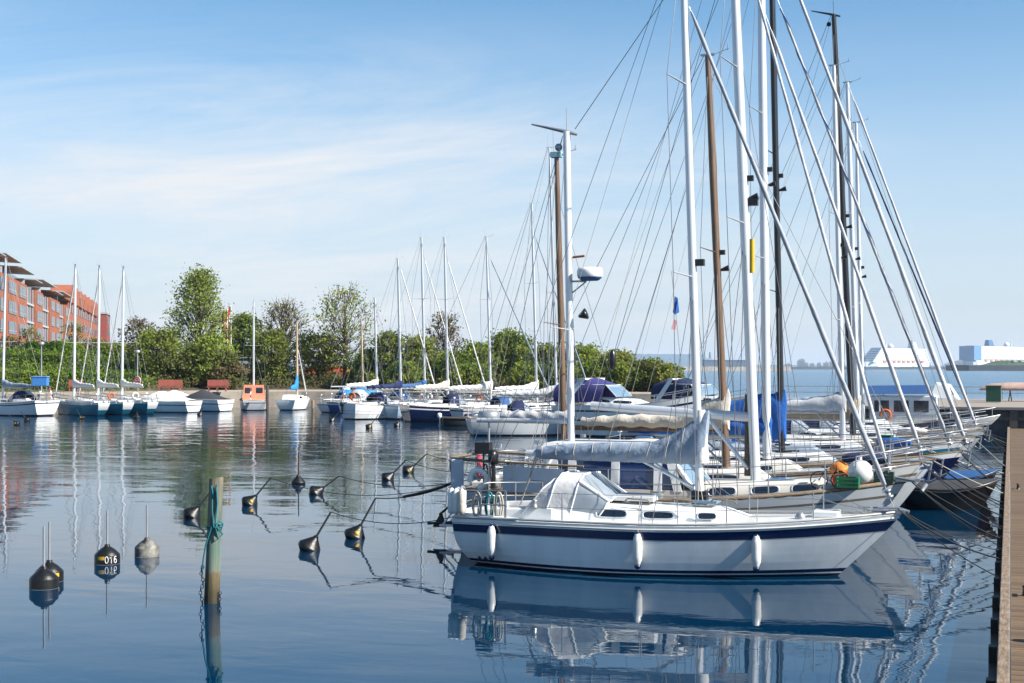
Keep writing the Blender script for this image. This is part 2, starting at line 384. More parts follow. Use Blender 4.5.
def sailcover(parent, x_mast, z, length, m, h_mast=.95, h_end=.22, wd=.16, droop=0.0, collar=True, name='sail_cover', seed=1, pt=None, rise=0.0, k1=2.3, k2=1.6):
    rr = random.Random(seed); rings = []; n = 34
    for i in range(n+1):
        t = i/n; xx = x_mast+.12-length*t
        hh = h_end+(h_mast-h_end)*max(0, (1-t*k1))**k2*(1 if collar else .3)+.12*math.sin(math.pi*t)*h_end/.22
        zc = z+rise*t+hh*.42+droop*math.sin(math.pi*t)
        wv = wd*(1-.35*t)*(1+.25*(h_mast > .6)*max(0, .2-t))
        sag = .02*math.sin(i*1.3+seed)
        if i == 0 or i == n: wv *= .6
        rings.append([Vector((xx+.03*math.sin(a*3+i), wv*math.cos(a)*(1+.10*math.sin(i*1.1+a*2)), zc+sag+hh*.52*math.sin(a)*(1+.07*math.sin(a*5+i*.9))+.012*rr.uniform(-1,1))) for a in [2*math.pi*k/14 for k in range(14)]])
    o = MB().loft(rings, 0).build(name, m, parent)
    return o
def boom(parent, x_mast, z, length, m, r=.06, rise=0.0):
    return MB().tube([(x_mast-.08, 0, z), (x_mast-length, 0, z+rise)], [r, r*.9], 10, ell=1.3).build('boom', m, parent)
def dodger(parent, h, xa, xf, wdt, zf, H_, m, win=vinyl, name='sprayhood'):
    """folding spray hood: highest at its aft third, sloping down to the roof in front"""
    mb = MB(); secs = []
    n = 8
    def hoop(x, w_, zb, zt):
        return [Vector((x, w_*math.copysign(abs(math.cos(a))**.6, math.cos(a)), zb+(zt-zb)*abs(math.sin(a))**.7)) for a in [math.pi*k/12 for k in range(13)]]
    xs = [(xa, 1.0, H_*.86), (lerp(xa, xf, .22), 1.0, H_), (lerp(xa, xf, .50), .97, H_*.99)]
    for x, q, zt in xs: secs.append(hoop(x, wdt/2*q, h.deckz(x)+.12, zt))
    mb.loft(secs, 0, closed=False, cap=False)
    o = mb.build(name, m, parent)
    mb = MB(); x = lerp(xa, xf, .50)
    a_ = hoop(x, wdt/2*.97, h.deckz(x)+.12, H_*.99); b_ = hoop(xf, wdt/2*.86, h.deckz(xf)+.12, zf)
    mb.loft([a_, b_], 0, closed=False, cap=False); mb.build('hood_window', win, o)
    mb = MB()
    for L_ in (a_, b_, secs[0]): mb.tube(L_, .022, 6)
    for j in (3, 6, 9): mb.tube([a_[j], b_[j]], .028, 6)
    mb.build('hood_seam', m, o)
    return o
def guard(parent, h, u0, u1, n, ht=.6, m=steel, r=.012, pul=True, push=True, wr=.006, x_push=None):
    if pul:
        mb = MB(); pts = []
        for zt in (ht, ht*.52):
            pts = [h.P(.90, 1, 1, -.05)+Vector((0,0,zt)), h.P(.95, 1, 1, -.03)+Vector((0,0,zt*1.03)), Vector((h.L+.08, 0, h.fb+zt*1.08)), h.P(.95, 1, -1, -.03)+Vector((0,0,zt*1.03)), h.P(.90, 1, -1, -.05)+Vector((0,0,zt))]
            mb.tube(pts, r*1.1, 6)
        for u in (.90, .965):
            for sd_ in (1, -1):
                b = h.P(u, 1, sd_, -.05); mb.tube([b, b+Vector((0.02,0,ht*1.03))], r*1.1, 6)
        mb.build('pulpit', m, parent)
    if push:
        mb = MB()
        for zt in (ht, ht*.52):
            mb.tube([h.P(.10, 1, 1, -.05)+Vector((0,0,zt)), h.P(.012, 1, 1, -.06)+Vector((0,0,zt)), h.P(.012, 1, -1, -.06)+Vector((0,0,zt)), h.P(.10, 1, -1, -.05)+Vector((0,0,zt))], r*1.1, 6)
        for u in (.012, .10):
            for sd_ in (1, -1):
                b = h.P(u, 1, sd_, -.06); mb.tube([b, b+Vector((0,0,ht))], r*1.1, 6)
        mb.build('pushpit', m, parent)
    for sd_ in (1, -1):
        for i in range(n):
            u = lerp(u0, u1, i/(n-1)); b = h.P(u, 1, sd_, -.05)
            MB().tube([b, b+Vector((0,0,ht))], [r, r*.8], 6).build('stanchion', m, parent)
    mb = MB()
    for sd_ in (1, -1):
        for zt in (ht-.01, ht*.52):
            mb.tube([h.P(lerp(.10, .90, i/16), 1, sd_, -.05)+Vector((0,0,zt)) for i in range(17)], wr, 4)
    mb.build('lifeline', wire, parent)
def cockpit(parent, h, x0, x1, m=gel, hh=.28, wdt=None, well=teak):
    w_ = (wdt or h.half((x0+x1)/2)*1.35); zb = h.deckz((x0+x1)/2)
    mb = MB()
    for sd_ in (1, -1):
        rings = []
        for i in range(7):
            t = i/6; x = lerp(x0, x1, t); y0 = sd_*w_/2*(1-.12*(1-t)); z1 = zb+hh*lerp(.75, 1.0, t)
            rings.append([Vector((x, y0+.10*sd_, zb-.05)), Vector((x, y0+.06*sd_, z1-.03)), Vector((x, y0, z1)), Vector((x, y0-.12*sd_, z1)), Vector((x, y0-.14*sd_, zb-.05))])
        mb.loft(rings, 0)
    mb.box((x0-.02, 0, zb+hh*.3), (.2, w_*.8, hh*.75))
    o = mb.build('cockpit_coaming', m, parent, bevel=.01)
    MB().box(((x0+x1)/2, 0, zb+.02), (x1-x0-.1, w_*.78, .05)).build('cockpit_floor', well, parent)
    return o
def winch(parent, p, s_=1.0):
    MB().lathe([(.075*s_,0),(.06*s_,.02),(.045*s_,.06*s_),(.05*s_,.11*s_),(.06*s_,.13*s_),(.02,.135*s_)], 12, 0, p).build('winch', steel, parent)
def lifebuoy(parent, p, r=.28, m=None, rz=0.0, name='lifebuoy'):
    mb = MB(); M = Matrix.Rotation(rz, 3, 'Z')
    mb.tube([M@Vector((r*math.cos(a), 0, r*math.sin(a)))+Vector(p) for a in [R(-55+i*290/14-125+90) for i in range(15)]], .07, 8)
    return mb.build(name, m or whitep, parent)
def outboard(parent, p, s_=1.0, m=None, rz=0.0, tilt=0.0):
    p = Vector(p); mb = MB()
    M = Matrix.Rotation(rz, 3, 'Z')@Matrix.Rotation(tilt, 3, 'Y')
    def q(v): return M@Vector(v)*s_
    rings = []
    for zz_, a, b in ((.05,.10,.08),(.12,.16,.12),(.28,.18,.13),(.38,.14,.10),(.41,.06,.05)):
        rings.append([p+q((a*math.cos(2*math.pi*k/10)-.02, b*math.sin(2*math.pi*k/10), zz_)) for k in range(10)])
    mb.loft(rings, 0); 
    mb.loft([[p+q((x, y, z)) for x, y in ((-.05,-.03),(.06,-.03),(.06,.03),(-.05,.03))] for z in (.06, -.55)], 0)
    mb.loft([[p+q((x, y, z)) for x, y in ((-.12,-.07),(.1,-.07),(.1,.07),(-.12,.07))] for z in (-.50, -.53)], 0)
    return mb.build('outboard_motor', m or blackp, parent)
def ensign(parent, p, hgt=1.1, s_=.55, lean=-.35, cloth=True):
    p = Vector(p); top = p+Vector((lean*hgt, 0, hgt)); o = MB().tube([p, top], .014, 5).build('flagstaff', whitep, parent)
    mb = MB()
    def q(i, j): return top+Vector((-.05*i*s_-.03*j*s_+.03*math.sin(j), .06*math.sin(i*1.7+j*.6), -.04-.16*s_*j-.10*s_*i))
    for i in range(4):
        for j in range(10): mb.add([q(i,j), q(i+1,j), q(i+1,j+1), q(i,j+1)], [(0,1,2,3)], 1 if (i == 2 or j == 4) else 0, True)
    mb.build('ensign', [redp, whitep], o)
def antenna(parent, p, hgt=1.2): MB().tube([Vector(p), Vector(p)+Vector((0,0,hgt))], [.01,.004], 5).build('antenna', whitep, parent)

def yacht(loc, heading, label, spec, group=None, name='sailing_yacht'):
    """medium-detail sailing boat; local x runs from stern to bow, z from the water"""
    S = dict(L=10., B=3.2, fs=1.0, fm=1.0, fb=1.4, bands=None, hm=None, deckm=geld, cab=(.30,.70,1.9,1.1,.42,.32), wins=3, mastx=.56, masth=13., rake=.03, mr=.085, mm=alu, spr=(.45,), jibm=cvlight, jr=.055, jtop=.9,
             boomz=1.25, booml=3.6, cover=cvgrey, cvh=.8, dodg=cvnavy, rails=True, guardn=5, nav=True, head='vane', wr=.008, coverseed=1, rail=teak, flag=False, fend=0, wt=.72, jfoot=.3, whl=False, jm2=None, gp=.6, wlw=.62, backstay=True, mast=True, os_=.25, ob=1.1, lights=True, buoy=False, motor=False, cvend=.22, k1=2.3, k2=1.6)
    S.update(spec); root = empty(name, loc, heading, label, 'sailboat', group)
    L = S['L']; h = Hull(L, S['B'], S['fs'], S['fm'], S['fb'], wt=S['wt'], os_=S['os_'], ob=S['ob'], gp=S['gp'], wlw=S['wlw'])
    h.build(root, S['bands'] or [(0,0),(.10,0),(.80,1),(.88,2),(1,1)], S['hm'] or [boot, gel, navy], nu=22)
    h.deck(root, S['deckm'], nu=16)
    if S['rail']: h.rail(root, S['rail'], r=.022 if S['wr'] < .012 else .03)
    a, b, w0, w1, h0, h1 = S['cab']
    co, fn = cabin(root, h, a*L, b*L, w0, w1, h0, h1, m=S.get('cabm'))
    nw = S['wins']
    for sd_ in (1, -1):
        for i in range(nw):
            xa = lerp(a*L+.25, b*L-.7, i/nw)+.08; xb = lerp(a*L+.25, b*L-.7, (i+1)/nw)-.10
            pane(co, fn, xa, xb, .34, .72, sd_, glassd)
    zd = h.deckz(b*L-.5)
    MB().box((lerp(a, b, .66)*L, 0, h.deckz(lerp(a, b, .66)*L)+lerp(h0, h1, .66)*1.07-.02), (.5,.5,.06)).build('hatch', glassd, co)
    cockpit(root, h, .06*L, a*L)
    for sd_ in (1, -1): winch(root, (a*L-.5, sd_*h.half(a*L)*.66, h.deckz(a*L)+.24))
    if S['dodg']: dodger(root, h, a*L-.35, a*L+1.0, w0*.98, h.deckz(a*L)+h0+.02, h.deckz(a*L)+h0+.62, S['dodg'])
    if S['rails']: guard(root, h, .2, .82, S['guardn'], wr=max(.005, S['wr']*.8), r=max(.012, S['wr']*1.2))
    if S['mast']:
        mx_ = S['mastx']*L; zb = h.deckz(mx_)+(lerp(h0, h1, (S['mastx']-a)/(b-a))*1.05 if a < S['mastx'] < b else 0)
        mh = S['masth']
        pt, tips, mo = mast(root, mx_, zb, mh, S['rake'], S['mr'], S['mm'], [zb+(mh-zb)*q for q in S['spr']], hull=h, head=S['head'], wr=S['wr'], lights=S['lights'])
        zj = zb+(mh-zb)*S['jtop']
        foot = Vector((L-S['jfoot'], 0, h.fb+.02))
        if S['jibm']: jib(root, pt(zj, 0, .1), foot, S['jibm'], r=S['jr'], m2=S['jm2'])
        else: MB().tube([pt(zj, 0, .08), foot], S['wr'], 4).build('forestay', wire, root)
        if S['backstay']: MB().tube([pt(mh, 0, -.1), (0.15, 0, h.fs)], S['wr'], 4).build('backstay', wire, root)
        bz = h.deckz(mx_)+S['boomz']; mxb = pt(bz).x
        boom(root, mxb, bz, S['booml'], alud if S['mm'] is not woodm else woodm)
        if S['cover']: sailcover(root, mxb, bz+.05, S['booml']-.1, S['cover'], h_mast=S['cvh'], seed=S['coverseed'], h_end=S['cvend'], k1=S['k1'], k2=S['k2'])
        MB().tube([(mxb-S['booml']*.75, 0, bz-.05), (a*L-.2, 0, h.deckz(a*L)+.5)], .014, 5).build('mainsheet', ropelt, root)
        MB().tube([(mxb-.9, 0, bz-.05), pt(zb+.1, 0, -.1)], .03, 6).build('boom_vang', alud, root)
        MB().tube([(mxb-S['booml'], 0, bz), pt(mh-.1, 0, -.08)], S['wr']*.7, 4).tube([pt(bz+.2,.08,.06), pt(mh-.3,.06,.1)], S['wr']*.7, 4).build('halyard', ropelt, root)
    if S['nav']: MB().box((.12, S['B']*.18, h.fs+.75), (.12,.2,.1)).tube([(.12, S['B']*.18, h.fs), (.12, S['B']*.18, h.fs+.72)], .012, 5).build('stern_lamp', whitep, root)
    if S['whl']:
        MB().tube([(.16*L+.0, .45*math.cos(t), h.fs+.75+.45*math.sin(t)) for t in [2*math.pi*i/20 for i in range(21)]], .015, 6).build('steering_wheel', steel, root)
    if S['flag']: ensign(root, (.1, 0, h.fs+.1))
    if S['buoy']: lifebuoy(root, (.05, -S['B']*.22, h.fs+.55), .25, rz=math.pi/2, m=orange if S['buoy'] == 'o' else whitep)
    if S['motor']: outboard(root, (-.05, S['B']*.18, h.fs-.25), 1.0)
    MB().tube([(L-.35, .12, h.fb+.05), (L-.1, .12, h.fb+.05), (L+.22, .05, h.fb-.0)], .03, 6).tube([(L+.2, .05, h.fb+.02), (L+.12, .05, h.fb-.45)], .025, 6).tube([(L+.12-.16, .05, h.fb-.34), (L+.12, .05, h.fb-.46), (L+.3, .05, h.fb-.36)], .03, 5).build('anchor', steel, root)
    return root, h
# ------------------------------------------------------------------ water
def water():
    m = bpy.data.materials.new('harbour_water'); m.use_nodes = True; t = m.node_tree; b = t.nodes['Principled BSDF']
    b.inputs['Base Color'].default_value = (.0003, .020, .050, 1); b.inputs['Roughness'].default_value = .015; b.inputs['IOR'].default_value = 1.333; b.inputs['Specular Tint'].default_value = (.25,.75,1.0,1)
    co = t.nodes.new('ShaderNodeTexCoord')
    def nz(scale, sx, sy, rot, det, rough=.5, dist=0.):
        mp_ = t.nodes.new('ShaderNodeMapping'); mp_.inputs['Scale'].default_value = (sx, sy, 1); mp_.inputs['Rotation'].default_value = (0, 0, rot)
        t.links.new(co.outputs['Object'], mp_.inputs[0])
        n = t.nodes.new('ShaderNodeTexNoise'); n.inputs['Scale'].default_value = scale; n.inputs['Detail'].default_value = det; n.inputs['Roughness'].default_value = rough; n.inputs['Distortion'].default_value = dist
        t.links.new(mp_.outputs[0], n.inputs[0]); return n.outputs[0]
    def mr(v, a, b_, c=0., d=1.):
        n = t.nodes.new('ShaderNodeMapRange'); n.inputs[1].default_value = a; n.inputs[2].default_value = b_; n.inputs[3].default_value = c; n.inputs[4].default_value = d; t.links.new(v, n.inputs[0]); return n.outputs[0]
    swell = nz(.42, .75, 1.15, -TH, 2, .45, .3)        # slow undulation, about 2-3 m
    rip = nz(1.7, .7, 1.3, -TH, 3, .5, .4)             # ripples of half a metre
    fine = nz(7., .6, 1.5, -TH, 3, .55)                # cat's paws
    patch = nz(.035, .6, 1.6, -TH, 4, .6, .5)          # where the breeze touches
    sepw = t.nodes.new('ShaderNodeSeparateXYZ'); t.links.new(co.outputs['Object'], sepw.inputs[0])
    # the open roads outside the basin are ruffled; the basin behind the quay is calm
    dist_ = mathn(t, 'ADD', mathn(t, 'MULTIPLY', sepw.outputs[0], -ST), mathn(t, 'MULTIPLY', sepw.outputs[1], CT))
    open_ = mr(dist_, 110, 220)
    near = mr(dist_, 38, 62)
    pm = mr(patch, .46, .60)
    far_ = mr(dist_, 30, 75, .25, 1.)
    h = mathn(t, 'ADD', mathn(t, 'MULTIPLY', mathn(t, 'MULTIPLY', swell, .050), far_), mathn(t, 'MULTIPLY', rip, .0022))
    h = mathn(t, 'ADD', h, mathn(t, 'MULTIPLY', fine, mathn(t, 'ADD', mathn(t, 'MULTIPLY', mathn(t, 'MULTIPLY', pm, near), .0035), mathn(t, 'ADD', .00008, mathn(t, 'MULTIPLY', open_, .03)))))
    h = mathn(t, 'ADD', h, mathn(t, 'MULTIPLY', mathn(t, 'MULTIPLY', rip, mathn(t, 'MULTIPLY', near, mathn(t, 'ADD', .35, pm))), .013))
    bp = t.nodes.new('ShaderNodeBump'); bp.inputs['Strength'].default_value = 1.0; bp.inputs['Distance'].default_value = 1.0
    t.links.new(h, bp.inputs['Height']); t.links.new(bp.outputs[0], b.inputs['Normal'])
    bl = mathn(t, 'ADD', .012, mathn(t, 'MULTIPLY', open_, .18)); t.links.new(bl, b.inputs['Roughness'])
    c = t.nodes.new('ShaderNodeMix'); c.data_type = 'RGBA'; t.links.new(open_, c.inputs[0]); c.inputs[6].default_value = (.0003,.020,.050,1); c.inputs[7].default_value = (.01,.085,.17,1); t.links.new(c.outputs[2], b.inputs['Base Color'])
    S_ = 9000
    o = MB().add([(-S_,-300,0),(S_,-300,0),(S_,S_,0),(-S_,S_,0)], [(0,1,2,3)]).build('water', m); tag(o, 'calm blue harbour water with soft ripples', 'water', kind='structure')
water()
# ------------------------------------------------------------------ land
stonem = mat('quay_concrete', (.30,.26,.21), .9, rgb2=(.19,.165,.135), vscale=.7, bump=.3)
pathm = mat('gravel_path', (.40,.33,.26), .95, rgb2=(.28,.235,.185), vscale=.5)
grassm = mat('rough_grass_bank', (.055,.085,.02), .95, rgb2=(.10,.075,.04), vscale=.35, bump=.4, bscale=3)
earth = mat('brown_bank', (.07,.05,.035), .95, rgb2=(.035,.04,.018), vscale=.6, bump=.4, bscale=3)
pxs = [-420,-260,-120,0,90,170,240,300,345,400,460,520,580,640,690]
dsh = [112,118,123,127,131,136,141,143,143,139,136,133,131,130,130]
top = [5.5,5.5,5.5,5.5,5.3,5.0,4.0,3.0,2.9,2.8,2.6,2.4,2.2,1.9,1.6]
far = [900]*11+[520,430,300,190]
def lerpl(xs, ys, x):
    for i in range(len(xs)-1):
        if x <= xs[i+1]: return lerp(ys[i], ys[i+1], max(0, (x-xs[i])/(xs[i+1]-xs[i])))
    return ys[-1]
def shore(px): return lerpl(pxs, dsh, px)
def landz(px, o):
    t_ = lerpl(pxs, top, px)
    return lerpl([0,8,9.5,24,30,1000], [1.55,1.6,1.7,t_-.3,t_,t_], o)
def land():
    cols_ = []; offs = [0, 8, 9.5, 14, 19, 24, 30, 60, 120]
    PX = [lerp(-420, 690, i/60) for i in range(61)]
    quay = MB(); bank = MB(); rows = []
    for px in PX:
        d = shore(px); rows.append([G(px, d+o, landz(px, o)) for o in offs]+[G(px, lerpl(pxs, far, px), landz(px, 1000))])
    for i in range(60):
        a, b = rows[i], rows[i+1]
        quay.add([G(PX[i], shore(PX[i]), -1.2), G(PX[i+1], shore(PX[i+1]), -1.2), b[0], a[0]], [(0,1,2,3)], 0)
        quay.add([a[0], b[0], b[1], a[1]], [(0,1,2,3)], 1)
        for j in range(1, len(a)-1):
            bank.add([a[j], b[j], b[j+1], a[j+1]], [(0,1,2,3)], 1 if PX[i] > 150 and j < 6 else 0, True)
    r = rows[-1]; quay.add([G(690, shore(690), -1.2), G(690, 190, -1.2), Vector((r[-1].x, r[-1].y, 1.6)), r[1], r[0]], [(0,1,2,3,4)], 0)
    tag(quay.build('quay', [stonem, pathm]), 'stone quay with gravel path around the basin', 'quay', kind='structure')
    tag(bank.build('bank', [grassm, earth]), 'grassy bank rising behind the quay', 'ground', kind='structure')
land()
# right-hand concrete quay behind the pontoon
def rquay():
    m = MB(); Y0, Y1, X0, X1 = 88.5, 110, -19, 90
    conc = mat('pale_quay_deck', (.25,.215,.18), .9, rgb2=(.27,.24,.205), vscale=.5)
    pil = mat('sheet_piles', (.045,.05,.06), .7, rgb2=(.09,.085,.08), vscale=2)
    m.box(((X0+X1)/2, (Y0+Y1)/2, .3), (X1-X0, Y1-Y0, 2.4), 1); m.box(((X0+X1)/2, (Y0+Y1)/2-.1, 1.56), (X1-X0+.3, Y1-Y0+.4, .16), 0)
    x = X0+1
    while x < 40: m.box((x, Y0-.08, .3), (.45, .3, 2.3), 2); x += 2.6
    m.box(((X0+X1)/2, Y0-.10, .95), (X1-X0, .2, .16), 2)
    o = m.build('quay', [conc, pil, mat('fender_timber', (.12,.10,.085), .8, var=.3)]); tag(o, 'concrete quay with dark sheet piling across the pontoon end', 'quay', kind='structure')
    r = MB(); x = X0+1; yr = Y1-.6
    while x < 70: r.tube([(x, yr, 1.6), (x, yr, 2.55)], .035, 5); x += 2.5
    for z in (2.1, 2.55): r.tube([(X0+1, yr, z), (70, yr, z)], .03, 5)
    tag(r.build('railing', alud), 'low grey railing along the seaward edge of the concrete quay', 'railing')
    # a stack of rowing hulls under a pale cover on trestles, and a dark green bin
    p = G(1010, 98); t_ = empty('covered_boat', (p.x, p.y, 1.64), 0, 'upturned boat under pinkish tarpaulin on trestles on concrete quay', 'boat')
    MB().loft([[Vector((x, .8*math.cos(a)*s_, .75+.55*math.sin(a)*s_)) for a in [math.pi*k/8 for k in range(9)]] for x, s_ in ((-2,.3),(-1.3,.85),(0,1),(2.5,1),(4,.8),(5.2,.2))], 0).build('tarpaulin', mat('pinkish_tarpaulin', (.50,.34,.28), .8, var=.3), t_)
    for x in (-1.4, 0, 1.6, 3.2): MB().box((x, 0, .7), (.1, 1.3, .08)).tube([(x, -.5, .7), (x-.1, -.6, 0)], .04, 5).tube([(x, .5, .7), (x+.1, .6, 0)], .04, 5).build('trestle', teak, t_)
    p = G(993.5, 94.5); b = MB().box((0,0,.55), (.95,.8,1.0)).box((0,0,1.09), (1.02,.86,.09)).build('waste_bin', mat('dark_green_bin', (.008,.06,.035), .5), bevel=.03); b.location = (p.x, p.y, 1.64); tag(b, 'dark green bin on the concrete quay beside the covered boat', 'bin')
rquay()
# ------------------------------------------------------------------ pontoon
def pontoon():
    t = empty('pontoon', (0, 40, 0), 0, 'wooden floating pontoon with worn pinkish edge beam', 'pontoon')
    brd = mat('pontoon_board', (.25,.185,.125), .75, rgb2=(.15,.108,.072), vscale=5, stretch=(.5,6,1), bump=.3, bscale=30, objvar=.3)
    m = bpy.data.materials.new('deck_boards'); MATS['deckb'] = m; m.use_nodes = True; tt = m.node_tree; b = tt.nodes['Principled BSDF']; b.inputs['Roughness'].default_value = .75
    co = tt.nodes.new('ShaderNodeTexCoord'); s = tt.nodes.new('ShaderNodeSeparateXYZ'); tt.links.new(co.outputs['Object'], s.inputs[0])
    idx = mathn(tt, 'FLOOR', mathn(tt, 'DIVIDE', s.outputs[1], .146)); wnz = tt.nodes.new('ShaderNodeTexWhiteNoise'); wnz.noise_dimensions = '1D'; tt.links.new(idx, wnz.inputs['W'])
    mp_ = tt.nodes.new('ShaderNodeMapping'); mp_.inputs['Scale'].default_value = (1.2, 30, 1); tt.links.new(co.outputs['Object'], mp_.inputs[0]); n = tt.nodes.new('ShaderNodeTexNoise'); n.inputs['Scale'].default_value = 1.5; n.inputs['Detail'].default_value = 6; tt.links.new(mp_.outputs[0], n.inputs[0])
    x = tt.nodes.new('ShaderNodeMix'); x.data_type = 'RGBA'; x.inputs[6].default_value = (.060,.036,.018,1); x.inputs[7].default_value = (.180,.115,.062,1)
    tt.links.new(mathn(tt, 'ADD', mathn(tt, 'MULTIPLY', wnz.outputs[0], .55), mathn(tt, 'MULTIPLY', n.outputs[0], .5), clamp=True), x.inputs[0]); tt.links.new(x.outputs[2], b.inputs['Base Color'])
    mb = MB(); y = -12.0; rr = random.Random(3)
    y0 = 8.0; yl = 87.2
    y = y0-40
    while y < yl-40:
        mb.box((1.30, y, .42), (2.58, .136, .045)); y += .146
    mb.build('deck_board', m, t)
    eb = mat('worn_edge_beam', (.27,.195,.13), .8, rgb2=(.11,.075,.05), vscale=6, stretch=(3,.5,1), bump=.3, bscale=15)
    mb = MB(); y = y0-40
    while y < yl-40: mb.box((-.075, y+1.98, .40), (.14, 3.95, .20)); y += 4
    mb.build('edge_beam', eb, t, bevel=.012)
    MB().box((2.66, (y0+yl)/2-40, .40), (.14, yl-y0, .2)).build('edge_beam', eb, t)
    mb = MB(); mb.box((1.3, (y0+yl)/2-40, .18), (2.5, yl-y0-.2, .40)); 
    mb.build('float', blackp, t)
    mb = MB(); mb.box((-.20, (y0+yl)/2-40, .10), (.11, yl-y0-.1, .16)); y = y0-39
    while y < yl-41: mb.box((-.215, y, .2), (.10, .18, .36)); y += 2.1
    mb.build('rubbing_strip', rubber, t)
    for i, y in enumerate((23.5, 44)):
        MB().lathe([(.06,0),(.04,.04),(.035,.12),(.05,.15),(.02,.17)], 8, 0, (.22, y-40, .44)).tube([(.22, y-40.17, .56), (.22, y-39.83, .56)], .025, 6).build('cleat', blackp, t)
    MB().box((1.4, yl-40-.6, .47), (1.1, .8, .05)).build('hatch_plate', alud, t)
    p = empty('bollard', (.55, 19.6, .443), 0, 'dark mooring bollard casting a shadow on the pontoon boards', 'bollard')
    MB().lathe([(.14,0),(.11,.03),(.08,.08),(.08,.24),(.13,.28),(.12,.33),(.02,.35)], 14).build('post', blackp, p); MB().tube([(-.2,0,.2),(.2,0,.2)], .03, 8).build('crossbar', blackp, p)
pontoon()
# ------------------------------------------------------------------ trees and bushes
bark = mat('tree_bark', (.075,.058,.042), .9, var=.4, vscale=4, bump=.4)
LM = {
 'lime': leafmat('leaf_lime', (.30,.36,.07), (.22,.29,.06)), 'mid': leafmat('leaf_mid', (.16,.21,.045), (.24,.28,.06)), 'dark': leafmat('leaf_dark', (.07,.125,.025), (.13,.18,.04)),
 'olive': leafmat('leaf_olive', (.16,.175,.06), (.12,.14,.045)), 'brown': leafmat('leaf_bud', (.21,.17,.09), (.16,.13,.07)), 'yel': leafmat('leaf_yellow', (.32,.32,.09), (.22,.25,.06)), 'hedge': leafmat('leaf_hedge', (.06,.12,.02), (.045,.095,.018)), 'bright': leafmat('leaf_bright', (.17,.26,.03), (.12,.20,.03))}
def leaves(mb, c, n, s_, rr, spread, mi=0):
    for _ in range(n):
        v = Vector((rr.gauss(0,1), rr.gauss(0,1), rr.gauss(0,1))); v = Vector((v.x*spread[0], v.y*spread[1], v.z*spread[2]))
        if rr.random() < .1: v *= 1.1
        a = Vector((rr.uniform(-1,1), rr.uniform(-1,1), rr.uniform(-1,1))).normalized(); b = a.cross(Vector((rr.uniform(-1,1), rr.uniform(-1,1), rr.uniform(-1,1)))).normalized()
        q = s_*rr.uniform(.6, 1.3); p = c+v
        mb.add([p-a*q*.5, p+b*q*.32, p+a*q*.5, p-b*q*.32], [(0,1,2,3)], mi)
def tree(px, d, ytop, wpx, label, kinds=('mid','lime'), ybase=None, dens=1.0, trunk=.18, shape='round', seed=1, group=None, name='tree', leaf=.34, nc=46, bare=False):
    z0 = landz(px, d-shore(px)) if ybase is None else H(ybase, d)
    z1 = H(ytop, d); hgt = z1-z0; rx = wpx/2*d/FX; p = G(px, d, z0-.1); rr = random.Random(seed*131+int(px))
    root = empty(name, p, rr.uniform(0, 6), label, 'tree' if name != 'bush' else 'bush', group)
    tb = MB(); cb = MB()
    th = hgt*trunk; tr = .018*hgt+.06
    lead = [Vector((0,0,0)), Vector((rr.uniform(-.02,.02)*hgt, rr.uniform(-.02,.02)*hgt, hgt*.35)), Vector((rr.uniform(-.03,.03)*hgt, rr.uniform(-.03,.03)*hgt, hgt*.7)), Vector((0, 0, hgt*.95))]
    tb.tube(lead, [tr, tr*.75, tr*.4, tr*.1], 7)
    def env(t):     # crown half-width against relative height 0..1
        if shape == 'cone': return max(.08, (1-t)**.8*.95+.05)*(1 if t > .12 else t/.12*.6+.4)
        if shape == 'egg': return max(.14, math.sin(math.pi*(t**.8*.84+.12))**.8)
        if shape == 'fan': return max(.1, math.sin(math.pi*min(1, (t*.8+.12)))**.7)
        return max(.12, math.sqrt(max(0, 1-(2*t-1)**2*.92)))
    for i in range(nc):
        t = (i+.5)/nc; t = t**.9; z = th+(hgt-th)*t*.97
        a = i*2.399+rr.uniform(-.4,.4); e = env(t)*rx; rad = e*rr.uniform(.35, .97)
        c = Vector((rad*math.cos(a), rad*math.sin(a), z))
        s0 = lerp(th*.8, z*.8, .75); st = Vector((0, 0, max(th*.6, min(s0, z-.15*rad))))
        mid = st.lerp(c, .5)+Vector((0,0,-.06*rad+rr.uniform(-.03,.03)*hgt))
        tb.tube([st, mid, c], [tr*.30*(1-t*.6), tr*.18*(1-t*.6), .012], 5, cap=False)
        for _ in range(3 if not bare else 7):
            e2 = c+Vector((rr.uniform(-1,1)*rx*.3, rr.uniform(-1,1)*rx*.3, rr.uniform(-.03,.11)*hgt)); m2 = mid.lerp(c, .6)
            tb.tube([m2, m2.lerp(e2, .5)+Vector((0,0,.05)), e2], [.035,.022,.010], 4, cap=False)
        k = int(dens*(95 if not bare else 24)*rr.uniform(.6, 1.3)); sp = max(.25, rx*.17)
        mi = rr.randrange(len(kinds))
        leaves(cb, c, k, leaf, rr, (sp*1.0, sp*1.0, sp*.62), mi)
    tb.build('trunk', bark, root); cb.build('crown', [LM[k] for k in kinds], root)
    return root
def bush(px, d, ytop, wpx, label, kinds=('mid',), seed=1, dens=1.0, group=None, leaf=.34, **k):
    return tree(px, d, ytop, wpx, label, kinds, dens=dens*1.5, trunk=.02, seed=seed, group=group, name='bush', leaf=leaf, nc=34, **k)
